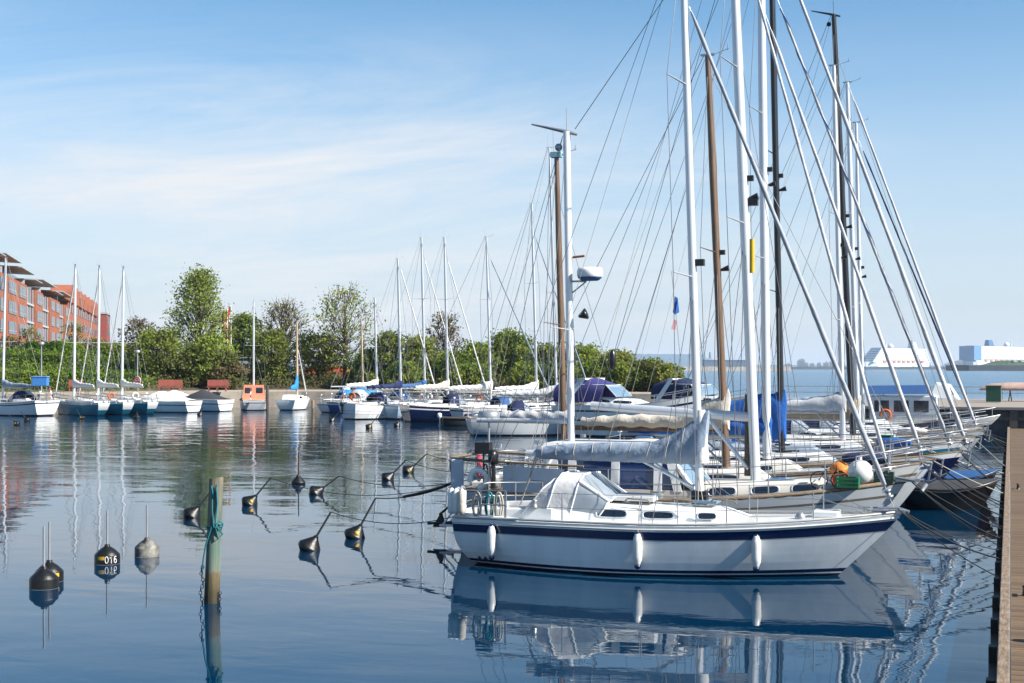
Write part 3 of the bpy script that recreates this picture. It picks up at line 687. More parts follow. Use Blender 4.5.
def hedge(px0, px1, d0, d1, z0, z1, thick, label, kinds, n, seed=1, leaf=.3):
    """clipped hedge: dark twig core with leaves over its faces"""
    a, b = G(px0, d0, z0), G(px1, d1, z0); ax = b-a; L_ = ax.length; ang = math.atan2(ax.y, ax.x); rr = random.Random(seed)
    root = empty('hedge', a, ang, label, 'hedge'); h_ = z1-z0
    MB().box((L_/2, 0, h_*.42), (L_-.3, thick*.7, h_*.84)).build('twigs', mat('hedge_twigs', (.03,.035,.015), .95, var=.4), root)
    mb = MB()
    for _ in range(n):
        x = rr.uniform(0, L_); 
        if rr.random() < .35: y, z = rr.uniform(-.5,.5)*thick, h_*(1+.05*math.sin(x*.7))+rr.uniform(-.15,.1)
        else: y, z = rr.choice((-.5,-.5,-.5,.5))*thick+rr.uniform(-.15,.15), rr.uniform(0, 1)*h_
        leaves(mb, Vector((x, y, z)), 3, leaf, rr, (.15,.1,.12), rr.randrange(len(kinds)))
    mb.build('foliage', [LM[k] for k in kinds], root)
# left slope: lighter ground cover with clipped hedges
hedge(-30, 62, 137, 141, 1.7, 3.4, 2.2, 'bright green low hedge on the bank behind the white sloop', ['bright','mid'], 2600, 3)
hedge(62, 135, 141, 146, 1.7, 3.2, 2.2, 'bright green low hedge behind the petrol-blue yachts', ['bright','hedge'], 2000, 4)
hedge(-30, 60, 146, 150, 3.6, 5.1, 1.6, 'dark clipped hedge halfway up the bank below the red apartments', ['hedge','dark'], 2200, 5)
hedge(60, 128, 151, 156, 3.6, 4.9, 1.6, 'dark clipped hedge on the bank beside the leafy tree', ['hedge','mid'], 1700, 6)
hedge(26, 60, 160, 163, 5.4, 6.5, 1.2, 'short dark clipped hedge on the terrace under the brick block', ['hedge'], 900, 7)
def cover(name, px0, px1, o0, o1, kinds, n, seed, label, hh=.6):
    rr = random.Random(seed); mb = MB()
    for _ in range(n):
        px = rr.uniform(px0, px1); o = rr.uniform(o0, o1); d = shore(px)+o
        leaves(mb, G(px, d, landz(px, o)+rr.uniform(.05, hh)), 6, .3, rr, (.35,.35,.2), rr.randrange(len(kinds)))
    tag(mb.build(name, [LM[k] for k in kinds]), label, 'ground cover', kind='stuff')
cover('ground_cover', -60, 150, 9.5, 26, ['bright','mid','hedge'], 3600, 9, 'green ivy and low shrubs covering the bank', .7)
cover('undergrowth', 150, 690, 9.5, 24, ['dark','brown','olive','brown'], 4200, 10, 'dark brown and green undergrowth along the middle bank', .8)
T = tree
T(199, 156, 268, 66, 'tall pale green tree with a cone-shaped crown, the tallest on the left bank', ('lime','lime','mid'), ybase=385, shape='egg', seed=2, nc=120, dens=.8, leaf=.28, trunk=.1)
T(210, 150, 336, 52, 'leafy mid green tree in front of the tall cone-shaped tree', ('mid','lime'), ybase=386, seed=3, trunk=.1, dens=1.1)
bush(158, 150, 330, 60, 'wide dark olive bush left of the tall cone-shaped tree', ('olive','mid'), seed=4, dens=1.3)
bush(190, 150, 352, 40, 'rounded olive bush below the tall cone-shaped tree', ('olive',), seed=5)
bush(226, 149, 352, 36, 'brownish budding bush right of the tall cone-shaped tree', ('brown','olive'), seed=6)
bush(118, 158, 345, 40, 'dark green bush against the end of the red apartments', ('mid','dark'), seed=8)
T(140, 162, 318, 44, 'nearly bare grey-brown tree behind the olive bush', ('brown',), bare=True, seed=9, ybase=375)
bush(64, 168, 343, 34, 'light green bush below the gabled brick block', ('mid','bright'), seed=10, dens=1.2)
T(28, 166, 327, 26, 'small yellow-green tree in front of the glass stair tower', ('yel','brown'), seed=11, dens=.35, ybase=368, leaf=.25, nc=30)
T(8, 166, 335, 24, 'small bronze-green tree in front of the first brick bay', ('brown','yel'), seed=12, dens=.35, ybase=368, leaf=.25, nc=30)
T(75, 172, 322, 30, 'small budding tree in front of the gabled brick block', ('yel','olive'), seed=13, dens=.35, ybase=368, leaf=.25, nc=30)
T(96, 165, 338, 26, 'small thin tree right of the second blue yacht mast', ('olive','yel'), seed=14, dens=.5, ybase=370, leaf=.26, nc=30)
T(244, 175, 314, 40, 'dense dark green round tree beside the flags', ('dark','mid'), seed=15, dens=1.3, ybase=370)
T(283, 160, 300, 60, 'tall budding tree with thin brown twigs over yellow-green leaves', ('brown','yel'), bare=True, seed=16, ybase=386, nc=90, shape='fan', leaf=.25)
T(272, 155, 330, 46, 'olive tree below the tall budding tree', ('olive','mid'), seed=17, dens=.9, ybase=387)
T(318, 157, 334, 56, 'spreading grey-green tree between the budding tree and the sparse tree', ('olive','mid'), seed=18, dens=.8, ybase=387, trunk=.3, shape='fan')
T(344, 155, 286, 62, 'sparse lime green tree with its dark trunk showing', ('lime','yel'), seed=19, dens=.27, ybase=386, nc=80, leaf=.30, trunk=.2)
bush(368, 152, 350, 40, 'dark green bush at the foot of the sparse lime green tree', ('dark','mid'), seed=20, dens=1.1)
T(392, 152, 332, 46, 'mid green tree behind the first white mast of the middle row', ('mid','olive'), seed=21, ybase=388, dens=.9)
T(422, 150, 336, 40, 'yellow-green tree behind the second white mast of the middle row', ('mid','yel'), seed=22, ybase=388, dens=.8)
T(444, 158, 312, 46, 'nearly bare twiggy tree rising behind the third white mast', ('brown',), bare=True, seed=23, ybase=386)
bush(452, 148, 352, 40, 'green bush below the nearly bare twiggy tree', ('mid','dark'), seed=24)
T(478, 152, 343, 44, 'light green bushy tree left of the dark oak', ('mid','lime'), seed=25, ybase=388)
T(510, 156, 331, 52, 'dark green oak, the highest tree of the middle bank', ('dark','mid'), seed=26, ybase=388, dens=1.2, nc=60)
T(548, 150, 345, 46, 'mid green tree left of the radar mast', ('mid','olive'), seed=27, ybase=388)
T(584, 148, 346, 50, 'leafy green tree right of the radar mast', ('mid','lime'), seed=28, ybase=389, dens=1.1)
T(618, 144, 352, 46, 'green tree with sunlit top on the headland', ('mid','yel'), seed=29, ybase=389, dens=1.1)
bush(650, 140, 361, 48, 'broad green bush near the headland tip', ('mid','olive'), seed=30, dens=1.2)
bush(630, 140, 365, 40, 'dark green bush on the headland behind the white motor yacht', ('dark','mid'), seed=31, dens=1.2)
bush(668, 137, 364, 26, 'last green bush at the headland tip', ('mid','yel'), seed=32, dens=1.2)
for i, (px, yt) in enumerate(((405,362),(470,366),(530,364),(565,365),(595,366))):
    bush(px, 143, yt, 42, ['low dark bush at the foot of the second white mast','low dark bush at the foot of the fourth white mast','low green bush below the dark oak','low green bush just left of the radar mast','low green bush just right of the radar mast'][i], ('dark','mid'), seed=40+i)
# ------------------------------------------------------------------ red brick apartments
brick = mat('red_brick', (.33,.105,.05), .85, rgb2=(.24,.07,.038), vscale=.6)
brickd = mat('dark_red_brick', (.26,.055,.045), .85, rgb2=(.20,.045,.035), vscale=.6)
zinc = mat('zinc_roof', (.36,.39,.42), .5, metal=.0, var=.2, vscale=.4)
wglass = mat('apartment_glass', (.03,.045,.06), .15, spec=.3)
pale = mat('pale_cladding', (.42,.43,.44), .6, var=.1)
VPX, D0 = 187.0, 218.0
def bd(px): return D0*VPX/(VPX-px)
def apartments():
    P0 = G(-30, bd(-30)); P1 = G(62, bd(62)); ax = (P1-P0); ang = math.atan2(ax.y, ax.x)
    zb = 5.3; ztop = CAMH+92*D0/FX; zroof = CAMH+106*D0/FX
    def s_of(px): return (G(px, bd(px))-P0).length
    root = empty('apartment_block', (P0.x, P0.y, zb), ang, 'long red brick apartment block with glass stair towers and grey overhanging roofs', 'building')
    Hh = ztop-zb; Hr = zroof-zb
    # facade normal points to local -y (towards the harbour)
    bays = [(-30,-8,'g'),(-8,-2,'b'),(-2,0,'g'),(0,21,'b'),(21,30,'g'),(30,37.5,'b'),(37.5,45,'g'),(45,55,'b'),(55,60,'g'),(60,65,'b')]
    wall = MB(); nst = 4; sh = Hh/nst
    for a, b, k in bays:
        s0, s1 = s_of(a), s_of(b)
        if k == 'b': wall.box(((s0+s1)/2, 6, Hh/2), (s1-s0, 14, Hh))
        else: wall.box(((s0+s1)/2, 7.2, Hh/2-.5), (s1-s0+.02, 15.2, Hh-1), 1)
    wo = wall.build('wall', [brick, pale], root)
    for a, b, k in bays:
        s0, s1 = s_of(a), s_of(b)
        if k == 'b':
            nw = max(1, round((s1-s0)/14)); 
            for q in range(nw):
                c = lerp(s0, s1, (q+.5)/nw); ww = (s1-s0)/nw*.72
                for st in range(nst):
                    mb = MB(); z = sh*(st+.52)
                    mb.box((c, -1.03, z), (ww, .10, sh*.62), 0)
                    for j in range(1, 4): mb.box((c-ww/2+ww*j/4, -1.10, z), (.12, .08, sh*.62), 1)
                    mb.box((c, -1.10, z-.15*sh), (ww, .07, .10), 1)
                    mb.build('window', [wglass, zinc], root)
        else:
            for st in range(nst):
                mb = MB(); z = sh*(st+.5)
                mb.box(((s0+s1)/2, -.45, z), (s1-s0-.8, .12, sh*.8), 0)
                for j in range(0, 4): mb.box((lerp(s0+.4, s1-.4, j/3), -.55, z), (.3,.12,sh*.95), 1)
                mb.box(((s0+s1)/2, -.6, z-sh*.42), (s1-s0-.4, .3, .35), 2)
                mb.build('window', [wglass, zinc, pale], root)
            mb = MB(); mb.box((s0+.5, .3, Hh/2+.6), (.9, 1.6, Hh+1.2), 0); mb.build('stair_column', zinc, root)
    # setback top storey and stepped canopy roofs
    S0, S1 = 0, s_of(65)
    MB().box(((S0+S1)/2, 7.6, Hh+1.3), (S1-S0, 9.5, 2.6)).build('top_storey', wglass, root)
    for a, b, dz in ((-30,-6,.2),(-6,11,.8),(11,25,0),(26,33,-.9),(34,48,.1),(47,55,-.9),(55,66,.1)):
        s0, s1 = s_of(a), s_of(b); mb = MB(); z = Hh+2.4+dz*.8
        mb.loft([[Vector((x, -1.7, z-.25)), Vector((x, -1.7, z-.10)), Vector((x, 13, z+.6)), Vector((x, 13, z+.4))] for x in (s0, s1)], 0, smooth=False)
        mb.build('roof', zinc, root)
    for px in (2, 16, 28, 50):
        x = s_of(px); MB().box((x, 9, Hh+3.8), (3.5, 3, 2.4)).build('chimney', brickd, root)
    MB().box(((s_of(0)+s_of(65))/2, -4, .6), (s_of(65)-s_of(0), .3, 1.2)).build('terrace_wall', pale, root)
    # gabled block beyond
    P0b = G(66, bd(66)); zt2 = CAMH+ (367-296)*bd(66)/FX*.80
    r2 = empty('apartment_block', (P0b.x, P0b.y, zb), ang, 'farther red brick block with a row of small gables', 'building')
    L2 = (G(98, bd(98))-P0b).length; H2 = CAMH+(367-304)*bd(72)/FX-zb
    MB().box((L2/2, 6, H2/2), (L2, 13, H2)).build('wall', brick, r2)
    ng = 8; rf = MB().loft([[Vector((x, -.8, H2)), Vector((x, 6, H2+4)), Vector((x, 13, H2))] for x in (0, L2)], 0, smooth=False).build('roof', zinc, r2)
    for i in range(ng):
        c = L2*(i+.5)/ng; mb = MB(); wv = L2/ng*.30
        mb.loft([[Vector((c-wv, y, H2-.2)), Vector((c+wv, y, H2-.2)), Vector((c+wv, y, H2+2.3)), Vector((c, y, H2+4.2)), Vector((c-wv, y, H2+2.3))] for y in (-1.0, 4)], 0, smooth=False); mb.build('gable', brick, r2)
        for st in range(4):
            for q in (-.5, .5):
                MB().box((c+q*wv*1.5, -.56, H2*(st+.55)/4), (wv*.8, .1, H2/4*.5)).build('window', wglass, r2)
    p = G(99, 470, zb); r3 = empty('apartment_block', p, ang, 'separate narrow dark red block at the end of the row', 'building')
    h3 = CAMH+(367-315)*470/FX-zb
    MB().box((0, 6, h3/2), (20, 18, h3)).build('wall', brickd, r3); MB().box((0, 6, h3+.3), (20.6, 18.6, .6)).build('roof', zinc, r3)
    for st in range(4):
        for q in (-6, -2, 2, 6): MB().box((q, -3.06, h3*(st+.55)/4), (1.8, .1, 2)).build('window', wglass, r3)
apartments()
# ------------------------------------------------------------------ small things ashore
def lamp(px, d, yt, label):
    o = shore(px); z0 = landz(px, d-o); p = G(px, d, z0); r_ = empty('street_lamp', p, 0, label, 'lamp'); h_ = H(yt, d)-z0
    MB().tube([(0,0,0),(0,0,h_)], [.09,.05], 8).build('post', alud, r_); MB().lathe([(.05,-.1),(.22,0),(.32,.22),(.1,.3),(.01,.32)], 12, 0, (0,0,h_)).build('lamp_shade', alud, r_)
lamp(41.5, 138, 345, 'grey lamp post behind the white sloop'); lamp(137.5, 143, 353, 'grey lamp post above the round red sign')
def sign():
    px, d = 137.5, 137; p = G(px, d, 1.6); r_ = empty('round_sign', p, 0, 'round white no-anchoring sign with red ring on a post', 'sign')
    zc = H(380.5, d)-1.6; MB().tube([(0,.06,0),(0,.06,zc)], .05, 8).build('post', alud, r_)
    M = Matrix.Rotation(math.pi/2, 3, 'X')
    MB().lathe([(.001,0),(.40,0),(.40,.03),(.001,.03)], 24, 0, (0,0,zc), M).build('sign_plate', whitep, r_)
    mb = MB(); mb.tube([(.34*math.cos(a), -.045, zc+.34*math.sin(a)) for a in [2*math.pi*i/24 for i in range(25)]], .05, 6); mb.build('red_ring', redp, r_)
    mb = MB(); mb.tube([(0,-.045,zc+.2),(0,-.045,zc-.16)], .028, 6).tube([(-.16,-.045,zc-.04),(-.1,-.045,zc-.15),(0,-.045,zc-.19),(.1,-.045,zc-.15),(.16,-.045,zc-.04)], .028, 6).tube([(-.08,-.045,zc+.1),(.08,-.045,zc+.1)], .024, 6); mb.build('anchor_symbol', blackp, r_)
    MB().tube([(-.25,-.06,zc+.25),(.25,-.06,zc-.25)], .03, 6).build('red_bar', redp, r_)
sign()
redw = mat('faded_red_boards', (.36,.10,.07), .8, rgb2=(.26,.08,.06), vscale=2)
for px0, px1, lb in ((158,182,'long faded red bench on the quay left of the covered motorboats'),(207,228,'long faded red bench on the quay behind the dark-covered motorboat'),(68,82,'short faded red bench on the quay behind the first blue yacht')):
    d = shore(170)+3; a = G(px0, d, 1.6); b = G(px1, d, 1.6); L_ = (b-a).length; r_ = empty('bench', a, math.atan2(b.y-a.y, b.x-a.x), lb, 'bench')
    MB().box((L_/2, 0, .45), (L_, .45, .08)).build('seat', redw, r_); MB().box((L_/2, .25, .85), (L_, .06, .6)).build('backrest', redw, r_)
    for x in (.2, L_/2, L_-.2): MB().box((x, 0, .22), (.12,.4,.42)).build('leg', redw, r_)
def flagp(px, d, yt, label, ph):
    z0 = landz(px, d-shore(px)); p = G(px, d, z0); r_ = empty('flagpole', p, 0, label, 'flag'); h_ = H(yt, d)-z0
    MB().tube([(0,0,0),(0,0,h_)], [.08,.04], 8).ball((0,0,h_+.05), .09).build('pole', whitep, r_)
    mb = MB(); nx, nz_ = 5, 12; w_, hh = .62, 3.6
    def q(i, j): return Vector((-.12-.9*w_*i/nx+.10*math.sin(j*.7+i+ph), .16*math.sin(i*1.9+j*.45+ph), h_-.1-hh*j/nz_-.25*i/nx))
    for i in range(nx):
        for j in range(nz_):
            mb.add([q(i,j), q(i+1,j), q(i+1,j+1), q(i,j+1)], [(0,1,2,3)], 1 if (i == 2 or j == 4) else 0, True)
    mb.build('flag', [redp, whitep], r_)
flagp(227.5, 158, 310, 'white pole with drooping red and white flag, left of the pair', 0); flagp(231, 160, 307, 'white pole with drooping red and white flag, right of the pair', 2)
def car(px, d, label, m, rz=0):
    p = G(px, d, landz(px, d-shore(px))); r_ = empty('parked_car', p, TH+rz, label, 'car')
    prof = [(-2.1,.35),(-2.15,.75),(-1.9,.95),(-1.3,1.0),(-.75,1.42),(.7,1.45),(1.35,1.0),(2.0,.9),(2.15,.65),(2.1,.35)]
    mb = MB(); mb.loft([[Vector((x, y, z)) for x, z in prof] for y in (-.85, .85)], 0, smooth=False); mb.build('body', m, r_, bevel=.06)
    for sd_ in (-1, 1): MB().add([(-1.15, sd_*.86, 1.02), (1.2, sd_*.86, 1.02), (.62, sd_*.86, 1.36), (-.68, sd_*.86, 1.34)], [(0,1,2,3)]).build('window', glassd, r_)
    for x in (-1.3, 1.35):
        for sd_ in (-1, 1): MB().lathe([(.001,-.1),(.32,-.1),(.32,.1),(.001,.1)], 16, 0, (x, sd_*.8, .32), Matrix.Rotation(math.pi/2, 3, 'X')).build('wheel', rubber, r_)
car(248, 168, 'silver parked car above the orange-cabined boat', mat('silver_paint', (.45,.46,.48), .3, metal=.4)); car(318.5, 168, 'salmon-red parked car behind the grey-green tree', mat('red_car_paint', (.55,.06,.05), .3)); car(328.5, 169, 'bright red parked car left of the sparse tree', mat('bright_red_car', (.6,.03,.03), .3)); car(338, 170, 'yellow parked car below the sparse tree', mat('yellow_car', (.65,.45,.03), .3)); car(276, 167, 'dark green parked car below the tall budding tree', mat('green_car', (.02,.12,.10), .3)); car(415, 164, 'white parked car seen between the middle trees', whitep)
# ------------------------------------------------------------------ distance
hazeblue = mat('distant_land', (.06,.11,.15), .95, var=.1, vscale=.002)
o = MB(); prof = []
for i in range(60):
    px = lerp(560, 704, i/59); prof.append(px)
def ridge(name, px0, px1, d, ys, thick, m, label, seed=1, kind='structure', cat='hills'):
    rr = random.Random(seed); mb = MB(); n = 50; rings = []
    for i in range(n+1):
        px = lerp(px0, px1, i/n); z = H(lerpl([k[0] for k in ys], [k[1] for k in ys], px), d)*(1+rr.uniform(-.02,.02))
        a = G(px, d, -2); b = G(px, d+thick*.3, z); c = G(px, d+thick, z*.9); e = G(px, d+thick*1.2, -2); rings.append([a, b, c, e])
    mb.loft(rings, 0, smooth=False); return tag(mb.build(name, m), label, cat, kind=kind)
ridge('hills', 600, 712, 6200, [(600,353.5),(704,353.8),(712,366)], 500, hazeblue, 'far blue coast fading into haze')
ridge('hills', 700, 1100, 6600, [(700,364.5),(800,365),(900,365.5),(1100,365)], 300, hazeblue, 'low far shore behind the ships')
sandm = mat('breakwater_stone', (.30,.27,.23), .9, rgb2=(.2,.18,.16), vscale=.1)
def strip(name, px0, px1, d, h_, m, label, cat, thick=14):
    a, b = G(px0, d), G(px1, d); L_ = (b-a).length; mb = MB(); rr = random.Random(4); rings = []
    n = 80
    for i in range(n+1):
        x = L_*i/n; z = h_*(1+rr.uniform(-.12,.12)); rings.append([Vector((x, -thick/2, -1)), Vector((x, -thick*.25, z)), Vector((x, thick*.25, z)), Vector((x, thick/2, -1))])
    mb.loft(rings, 0, smooth=False); o_ = mb.build(name, m); o_.location = a; o_.rotation_euler = (0,0,math.atan2(b.y-a.y, b.x-a.x)); return tag(o_, label, cat)
strip('breakwater', 640, 790, 1450, 4.2, sandm, 'pale sandy breakwater stretching across the water left of the black mast', 'breakwater')
strip('breakwater', 785, 975, 2300, 4.5, mat('dark_stone', (.05,.06,.07), .9), 'low dark breakwater in front of the far cruise ship', 'breakwater')
def rampart():
    a, b = G(969, 1500), G(1130, 1500); L_ = (b-a).length; r_ = empty('fort', a, math.atan2(b.y-a.y, b.x-a.x), 'low green-topped island fort with dark stone wall at the right edge', 'fort')
    MB().box((L_/2, 40, 2.6), (L_, 80, 6.4)).build('stone_wall', mat('fort_wall', (.045,.055,.06), .9, var=.3, vscale=.05), r_)
    mb = MB(); rings = []
    for i in range(30):
        t = i/29; z = 5.7+ (5.5 if t > .18 else 0)*min(1, (t-.18)*9 if t > .18 else 0)*(1 if t < .9 else .6); z = max(z, 6.2); rings.append([Vector((L_*t, 3, 5.7)), Vector((L_*t, 14, z)), Vector((L_*t, 60, z)), Vector((L_*t, 78, 5.7))])
    mb.loft(rings, 0, smooth=False); mb.build('earth_mound', mat('fort_grass', (.04,.09,.03), .9, var=.3, vscale=.05), r_)
    for x in (52, 60, 68): MB().box((x, 10, 10.2), (4, 3, 2.2)).build('hut', pale, r_)
rampart()
shipw = mat('ship_white', (.76,.77,.77), .4, var=.05, vscale=.02)
def ship(px0, L_, d, rz, ytop, ydeck, label, stern_left, blueband=None, slope=False, fun='dome'):
    a = G(px0, d); r_ = empty('cruise_ship', a, rz, label, 'cruise ship')
    z1 = H(ytop, d); zd = H(ydeck, d); Wd = 34
    def hp(x0, x1, w_): return [(x0,-w_),(x0+.03*L_,-Wd/2),(x1-.13*L_,-Wd/2),(x1,0),(x1-.13*L_,Wd/2),(x0+.03*L_,Wd/2),(x0,w_)]
    if not stern_left: flip = lambda x: L_-x
    else: flip = lambda x: x
    mb = MB(); mb.loft([[Vector((flip(x), y+17, z)) for x, y in hp(.02*L_, L_*.97, 10)] for z in (-2,)]+[[Vector((flip(x), y+17, z)) for x, y in hp(0, L_, 12)] for z in (zd,)], 0, smooth=False); mb.build('hull', shipw, r_)
    st = MB(); nd = 8; hd = (z1-zd)/nd*.86
    for i in range(nd):
        e0 = (.02+(.0 if not slope else .006*i))*L_; e1 = L_*(.92-.016*i-(.004*i if slope else 0))
        z = zd+hd*i; st.box((flip((e0+e1)/2), 17, z+hd*.36), (e1-e0, Wd-1-.8*i, hd*.72), 0); st.box((flip((e0+e1)/2), 17, z+hd*.86), (e1-e0-4, Wd-5-.8*i, hd*.28), 1)
    st.build('decks', [shipw, mat('ship_windows', (.10,.15,.20), .2)], r_)
    zt = zd+hd*nd; f = MB()
    xf = flip(L_*.30 if stern_left else L_*.2)
    f.loft([[Vector((xf+q*11, 17+s_*6, zt)) for q, s_ in ((-1,-1),(1,-1),(1,1),(-1,1))], [Vector((xf+q*8-2, 17+s_*4, zt+13)) for q, s_ in ((-1,-1),(1,-1),(1,1),(-1,1))]], 0, smooth=False); f.build('funnel', mat('ship_funnel', (.04,.12,.25), .4) if blueband else shipw, r_)
    MB().ball((flip(L_*.55), 17, zt+3), 6).tube([(flip(L_*.62), 17, zt), (flip(L_*.62), 17, zt+15)], [1.6,.6], 6).build('radar_mast', shipw, r_)
    if blueband: MB().box((flip(.035*L_), 17, (zd+zt)/2+.5), (.07*L_+9, Wd+.8, (zt-zd)*.92)).build('stern_lounge', mat('stern_glass', (.10,.22,.38), .3), r_)
    lb = MB()
    for i in range(9): lb.box((flip(L_*(.15+.075*i)), -.8, zd+1.5), (11, 2.4, 3.4))
    lb.build('lifeboat', mat('lifeboat_orange', (.55,.20,.08), .5), r_, )
ship(868, 250, 3000, R(62), 345, 362, 'big white cruise ship with a sloping bow behind the slanting furled sails', False, slope=True)
ship(975, 300, 3000, R(62), 343, 361, 'big white cruise ship with a blue glass stern behind the green fort', True, blueband=True)
def skyline():
    rr = random.Random(12); grp = 'far buildings on the skyline'
    mt_ = mat('far_building', (.16,.17,.18), .8, var=.2, vscale=.02); mw = mat('far_windows', (.06,.07,.09), .4)
    sp = [(800,361),(805,363),(801.5,359.5),(812,363.5),(819,363),(826,362.5),(832,361.5),(836,363),(788,364),(960,360.5),(955,362),(948,363.5)]
    for i, (px, yt) in enumerate(sp):
        d = 5200; h_ = H(yt, d); w_ = rr.uniform(12, 26); r_ = empty('far_building', G(px, d, 0), TH, 'small hazy block on the skyline beyond the breakwater', 'building', grp)
        MB().box((0,0,h_/2), (w_, 15, h_)).build('wall', mt_, r_); MB().box((0,-7.6,h_*.55), (w_*.8, .2, h_*.5)).build('windows', mw, r_); MB().box((w_*.1,0,h_+1.5), (w_*.4, 6, 3)).build('roof', mt_, r_)
    p = G(725, 3300); r_ = empty('warehouse', p, TH, 'long low blue-grey warehouse across the water behind the wooden mast', 'building'); 
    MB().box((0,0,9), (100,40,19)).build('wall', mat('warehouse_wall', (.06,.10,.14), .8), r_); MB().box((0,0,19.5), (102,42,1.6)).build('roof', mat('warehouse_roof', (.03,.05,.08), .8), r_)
    r_ = empty('tower', G(710, 3300), TH, 'slim grey lattice tower rising beside the warehouse', 'tower')
    MB().tube([(0,0,0),(0,0,H(352,3300))], [5,1.5], 4).build('mast', mat('tower_grey', (.12,.15,.18), .8), r_); MB().box((0,0,22), (10,8,5)).build('cabin', pale, r_)
skyline()
# haze: one even volume round everything
def haze():
    m = bpy.data.materials.new('harbour_haze'); m.use_nodes = True; t = m.node_tree; t.nodes.clear(); o_ = t.nodes.new('ShaderNodeOutputMaterial'); v = t.nodes.new('ShaderNodeVolumePrincipled')
    v.inputs['Density'].default_value = HAZE; v.inputs['Color'].default_value = (.78,.88,1.0,1); v.inputs['Anisotropy'].default_value = .2
    t.links.new(v.outputs[0], o_.inputs['Volume'])
    b = MB().box((0, 4300, 44), (18200, 9500, 95)).build('haze', m); tag(b, 'thin pale sea haze', 'haze', kind='stuff')
HAZE = 0.00009
haze()
# ------------------------------------------------------------------ nearest yacht
def near_yacht():
    X0, Y0, L = -10.68, 27.8, 8.76
    root = empty('sailing_yacht', (X0, Y0, 0), 0, 'nearest white sloop with navy stripe and grey boom cover, white fenders on its side', 'sailboat')
    h = Hull(L, 2.95, .93, .97, 1.24, wt=.66, ob=1.2, os_=.42, fine=2.2, gp=.42, op=3.2, wlw=.72)
    h.build(root, [(0,0),(.045,0),(.07,1),(.13,2),(.70,1),(.722,3),(.885,2),(1,1)], [boot, hullw, navy, mat('grey_line', (.30,.31,.33), .4)], nu=40)
    h.deck(root, gel, nu=30); h.rail(root, mat('alloy_rail', (.52,.50,.46), .4, metal=.4), r=.022, z=.03)
    h.rail(root, geld, t=.93, r=.014, z=0, off=.008, name='rubbing_strake')
    co, fn = cabin(root, h, 2.0, 6.0, 1.95, 1.15, .37, .24, slope_f=.75, slope_a=.1, n=16)
    for sd_ in (1, -1):
        for xa, xb in ((3.0,3.58),(3.92,4.5),(4.98,5.32)): pane(co, fn, xa, xb, .36, .78, sd_, glassd, frame=alu)
    for x in (3.0, 3.8, 4.7, 5.5): MB().tube([(x-.25, -.72, h.deckz(x)+.40), (x-.2, -.72, h.deckz(x)+.45), (x+.2, -.72, h.deckz(x)+.43), (x+.25, -.72, h.deckz(x)+.37)], .015, 6).build('grab_rail', teak, co)
    MB().box((5.0, 0, h.deckz(5)+.36), (.55,.55,.06)).build('hatch', glassl, co, bevel=.01)
    MB().box((3.55, 0, h.deckz(3.5)+.42), (1.0,.8,.10)).build('sliding_hatch', gel, co, bevel=.02)
    MB().box((7.35, 0, h.fb-.05), (.5,.5,.12)).build('hatch', gel, root, bevel=.03)
    MB().lathe([(.10,0),(.10,.05),(.05,.12),(.01,.13)], 12, 0, (6.9, -.35, h.deckz(6.9)+.02)).build('deck_vent', steel, root)
    # cockpit with high coaming and raised stern bulwark
    cockpit(root, h, .55, 2.1, hh=.26, wdt=1.75)
    mb = MB(); rings = []
    for i in range(9):
        u = .005+i*.02; rings.append([h.P(u, 1, -1, -.02), h.P(u, 1, -1, -.06)+Vector((0,0,.13-.012*i)), h.P(u, 1, -1, -.20)+Vector((0,0,.14-.012*i)), h.P(u, 1, -1, -.24)])
    mb.loft(rings, 0); rings = []
    for i in range(9):
        u = .005+i*.02; rings.append([h.P(u, 1, 1, -.02), h.P(u, 1, 1, -.06)+Vector((0,0,.13-.012*i)), h.P(u, 1, 1, -.20)+Vector((0,0,.14-.012*i)), h.P(u, 1, 1, -.24)])
    mb.loft(rings, 0); mb.box((.12, 0, h.fs+.05), (.2, 1.6, .18)); mb.build('stern_bulwark', gel, root, bevel=.01)
    for sd_ in (1, -1): winch(root, (1.75, sd_*.95, h.deckz(1.75)+.25), 1.1); winch(root, (2.35, sd_*.55, h.deckz(2.3)+.40), .8)
    # spray hood in two folds, open towards the cockpit
    def hoop(xb, xt, w_, zt):
        out_ = []
        for k in range(13):
            a = math.pi*k/12; s_ = abs(math.sin(a))**.50; out_.append(Vector((lerp(xb, xt, s_), w_/2*math.copysign(abs(math.cos(a))**.40, math.cos(a)), lerp(h.deckz(xb)+.10, zt, s_)+.015*math.sin(k*2.1))))
        return out_
    A, B_, C_, D_ = hoop(1.45, 2.04, 1.80, 1.74), hoop(1.95, 2.2, 1.82, 1.86), hoop(2.45, 2.66, 1.74, 1.86), hoop(3.05, 3.26, 1.66, 1.40)
    A2 = hoop(1.68, 2.12, 1.82, 1.79)
    hood = MB().loft([A, A2, B_], 0, closed=False, cap=False).loft([B_, C_], 0, closed=False, cap=False).build('sprayhood', hoodc, root)
    MB().loft([C_, D_], 0, closed=False, cap=False).build('hood_window', vinyl, hood)
    mb = MB()
    for L_ in (A, B_, C_, D_): mb.tube(L_, .02, 6)
    for j in (3, 9): mb.tube([C_[j], D_[j]], .045, 6)
    for j in (6,): mb.tube([C_[j], D_[j]], .03, 6)
    mb.build('hood_seam', cvwhite, hood)
    # rig
    rk = math.atan(17/497*.95)
    pt, tips, mo = mast(root, 4.89, 1.30, 12.6, rk, .085, alu, (H(270,27.6)-.1, 9.6), hull=h, head='vane', wr=.007, lights=False, sp_len=.95)
    MB().box(pt(H(262,28), 0, .14), (.2,.14,.13)).build('mast_lamp', blackp, mo)
    MB().box(pt(1.42), (.30,.24,.26)).build('mast_step', rubber, mo)
